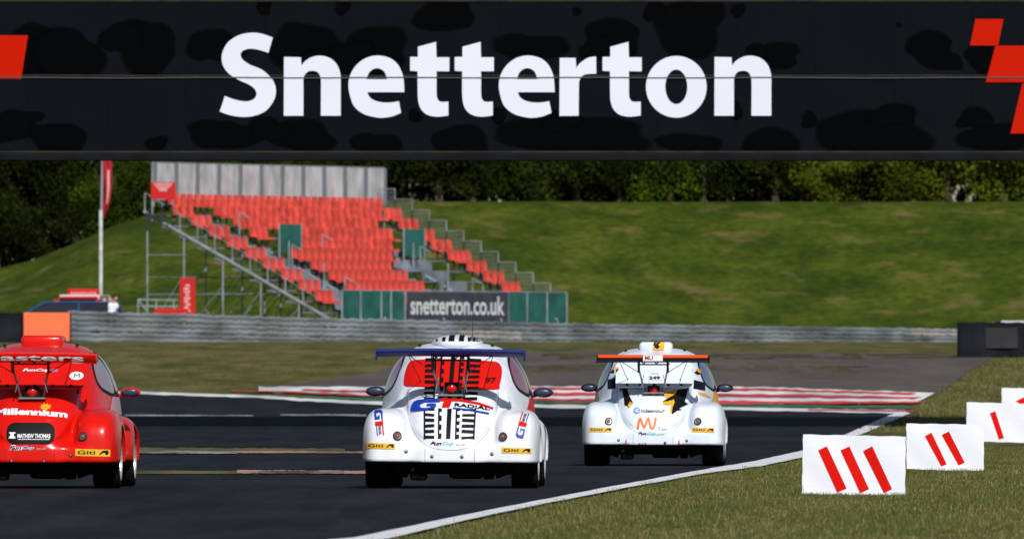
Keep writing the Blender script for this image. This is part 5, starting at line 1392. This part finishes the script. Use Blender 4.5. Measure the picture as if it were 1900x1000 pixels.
# ------------------------------------------------------------------ trees
def leaf_mat(name, c1, c2):
    m = bpy.data.materials.new(name); m.use_nodes = True; t = m.node_tree; p = t.nodes['Principled BSDF']; p.inputs['Roughness'].default_value = .65; p.inputs['Specular IOR Level'].default_value = .04
    oi = t.nodes.new('ShaderNodeObjectInfo'); g = t.nodes.new('ShaderNodeNewGeometry'); n = t.nodes.new('ShaderNodeTexNoise'); n.inputs['Scale'].default_value = .7; n.inputs['Detail'].default_value = 5
    t.links.new(g.outputs['Position'], n.inputs[0]); r = t.nodes.new('ShaderNodeValToRGB'); e = r.color_ramp.elements; e[0].position = .35; e[1].position = .65; e[0].color = (*c1, 1); e[1].color = (*c2, 1)
    t.links.new(n.outputs[0], r.inputs[0])
    hs = t.nodes.new('ShaderNodeHueSaturation'); mr = t.nodes.new('ShaderNodeMapRange'); mr.inputs[3].default_value = .5; mr.inputs[4].default_value = 1.3
    t.links.new(oi.outputs['Random'], mr.inputs[0]); t.links.new(mr.outputs[0], hs.inputs['Value']); t.links.new(r.outputs[0], hs.inputs['Color']); t.links.new(hs.outputs[0], p.inputs['Base Color'])
    return m
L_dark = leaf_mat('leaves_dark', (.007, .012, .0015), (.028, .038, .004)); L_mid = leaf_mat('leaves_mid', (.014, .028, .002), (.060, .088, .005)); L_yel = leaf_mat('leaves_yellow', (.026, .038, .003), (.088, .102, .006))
M_bark = mat('bark', (.06, .042, .028), .9, var=.5, vscale=3, stretch=(1, 1, .2), bump=.6, bscale=8)
def leaf_cloud(clumps, per, size, seed):
    g = np.random.default_rng(seed); P = []
    for (c_, r) in clumps:
        d_ = g.normal(size=(per, 3)); d_ /= np.linalg.norm(d_, axis=1)[:, None]; rad = r * (g.random(per) ** .45)[:, None]
        P.append(np.array(c_) + d_ * rad * np.array([1, 1, .8]))
    P = np.concatenate(P); n = len(P); a = g.normal(size=(n, 3)); a /= np.linalg.norm(a, axis=1)[:, None]; b = np.cross(a, g.normal(size=(n, 3))); b /= np.linalg.norm(b, axis=1)[:, None]
    s1 = size * g.uniform(.5, 1.2, (n, 1)); s2 = s1 * g.uniform(.4, .8, (n, 1))
    V = np.stack([P - a * s1, P + b * s2, P + a * s1, P - b * s2], 1).reshape(-1, 3); return V
def cloud_mesh(name, V, m):
    me = bpy.data.meshes.new(name); n = len(V) // 4; me.vertices.add(len(V)); me.vertices.foreach_set('co', V.astype(np.float32).ravel())
    me.loops.add(len(V)); me.loops.foreach_set('vertex_index', np.arange(len(V), dtype=np.int32)); me.polygons.add(n)
    me.polygons.foreach_set('loop_start', np.arange(0, 4 * n, 4, dtype=np.int32)); me.polygons.foreach_set('loop_total', np.full(n, 4, dtype=np.int32)); me.materials.append(m); me.update(calc_edges=True); return me
def make_tree(seed, m, height=11.0, rad=3.0, low=1.6, clump=34, per=620):
    g = random.Random(seed); cl = []
    for k in range(clump):
        t = g.random(); z = low + (height - low) * t; rr = rad * (1 - .55 * abs(t - .45)) * math.sqrt(g.random()); a = g.uniform(0, 6.28)
        cl.append(((rr * math.cos(a), rr * math.sin(a), z), g.uniform(.7, 1.35)))
    crown = cloud_mesh('crown', leaf_cloud(cl, per, .105, seed), m)
    mb = MB(); pts = [(0, 0, -.3)]
    for k in range(1, 6): pts.append((g.uniform(-.15, .15) * k * .4, g.uniform(-.15, .15) * k * .4, height * .15 * k))
    for k in range(5): mb.tube(pts[k], pts[k + 1], .22 * (1 - k * .15), 8, r1=.22 * (1 - (k + 1) * .15))
    for k in range(12):
        p = Vector(pts[g.randint(1, 4)]); c_ = Vector(cl[g.randrange(len(cl))][0]); mb.tube(p, p.lerp(c_, .9), .07, 5, r1=.02)
    tr = mb.build('trunk', M_bark, None, True); me = tr.data; C.objects.unlink(tr); bpy.data.objects.remove(tr)
    return crown, me
VAR = [make_tree(101, L_dark, 12, 3.2, 1.9), make_tree(102, L_mid, 11, 3.0, 1.2), make_tree(103, L_dark, 13, 3.4, 2.4), make_tree(104, L_mid, 10, 3.2, .9)]
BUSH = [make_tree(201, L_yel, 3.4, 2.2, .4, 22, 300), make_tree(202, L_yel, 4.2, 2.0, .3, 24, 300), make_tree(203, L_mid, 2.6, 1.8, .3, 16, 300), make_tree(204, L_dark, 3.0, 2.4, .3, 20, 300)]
def plant(var, x, y, s, name, label, cat, group, rz):
    e = tag(empty(name, (x, y, ground(x, y) - .05), rz=rz), label, cat, group); e.scale = (s, s, s)
    for nm, me in (('crown', var[0]), ('trunk', var[1])):
        o = bpy.data.objects.new(nm, me); C.objects.link(o); o.parent = e
g = random.Random(5)
for row, (yy, n, sp) in enumerate(((747, 17, 3.7), (754, 15, 4.2), (764, 14, 4.8))):
    for k in range(n):
        x = -31 + k * sp + g.uniform(-.8, .8); y = yy + g.uniform(-2, 2)
        left = x < -17
        v = VAR[g.choice([0, 1, 2, 3]) if not left else g.choice([0, 2, 0, 1])]
        lab = ('dark leafy tree at the low left end of the bank' if left else 'leafy tree in the wood along the bank top') + (', front row', ', second row', ', back row')[row]
        plant(v, x, y, g.uniform(.85, 1.2), 'tree', lab, 'tree', 'trees behind the bank, %s %s' % (('left end', 'along the crest')[0 if left else 1], ('front', 'second', 'back')[row]), g.uniform(0, 6.28))
for (px, v, s) in ((1545, 1, .8), (1600, 0, 1.0), (1670, 1, 1.1), (1760, 0, 1.1), (1860, 1, 1.2)):
    plant(BUSH[v], wx(px, 741), 741 + g.uniform(-1, 1), s, 'bush', 'yellow green bush lit by the sun on top of the bank at right', 'bush', 'yellow green bushes on the bank', g.uniform(0, 6))
for k in range(22):
    px = 10 + k * 88 + g.uniform(-25, 25)
    if 1500 < px < 1890: continue
    d = 743 + g.uniform(0, 3); plant(BUSH[g.choice([2, 3, 3])], wx(px, d), d, g.uniform(.8, 1.15), 'bush', 'dark low bush at the edge of the wood on the bank top', 'bush', 'dark bushes under the trees', g.uniform(0, 6))
# the wood's far depth, one mass
V = leaf_cloud([((g.uniform(-45, 45), 775 + g.uniform(0, 12), 6 + g.uniform(0, 13)), 2.4) for _ in range(420)], 170, .32, 77)
tag(bpy.data.objects.new('far_wood', cloud_mesh('far_wood', V, L_dark)), 'dense dark depth of the wood behind the trees', 'wood', kind='stuff'); C.objects.link(bpy.data.objects['far_wood'])
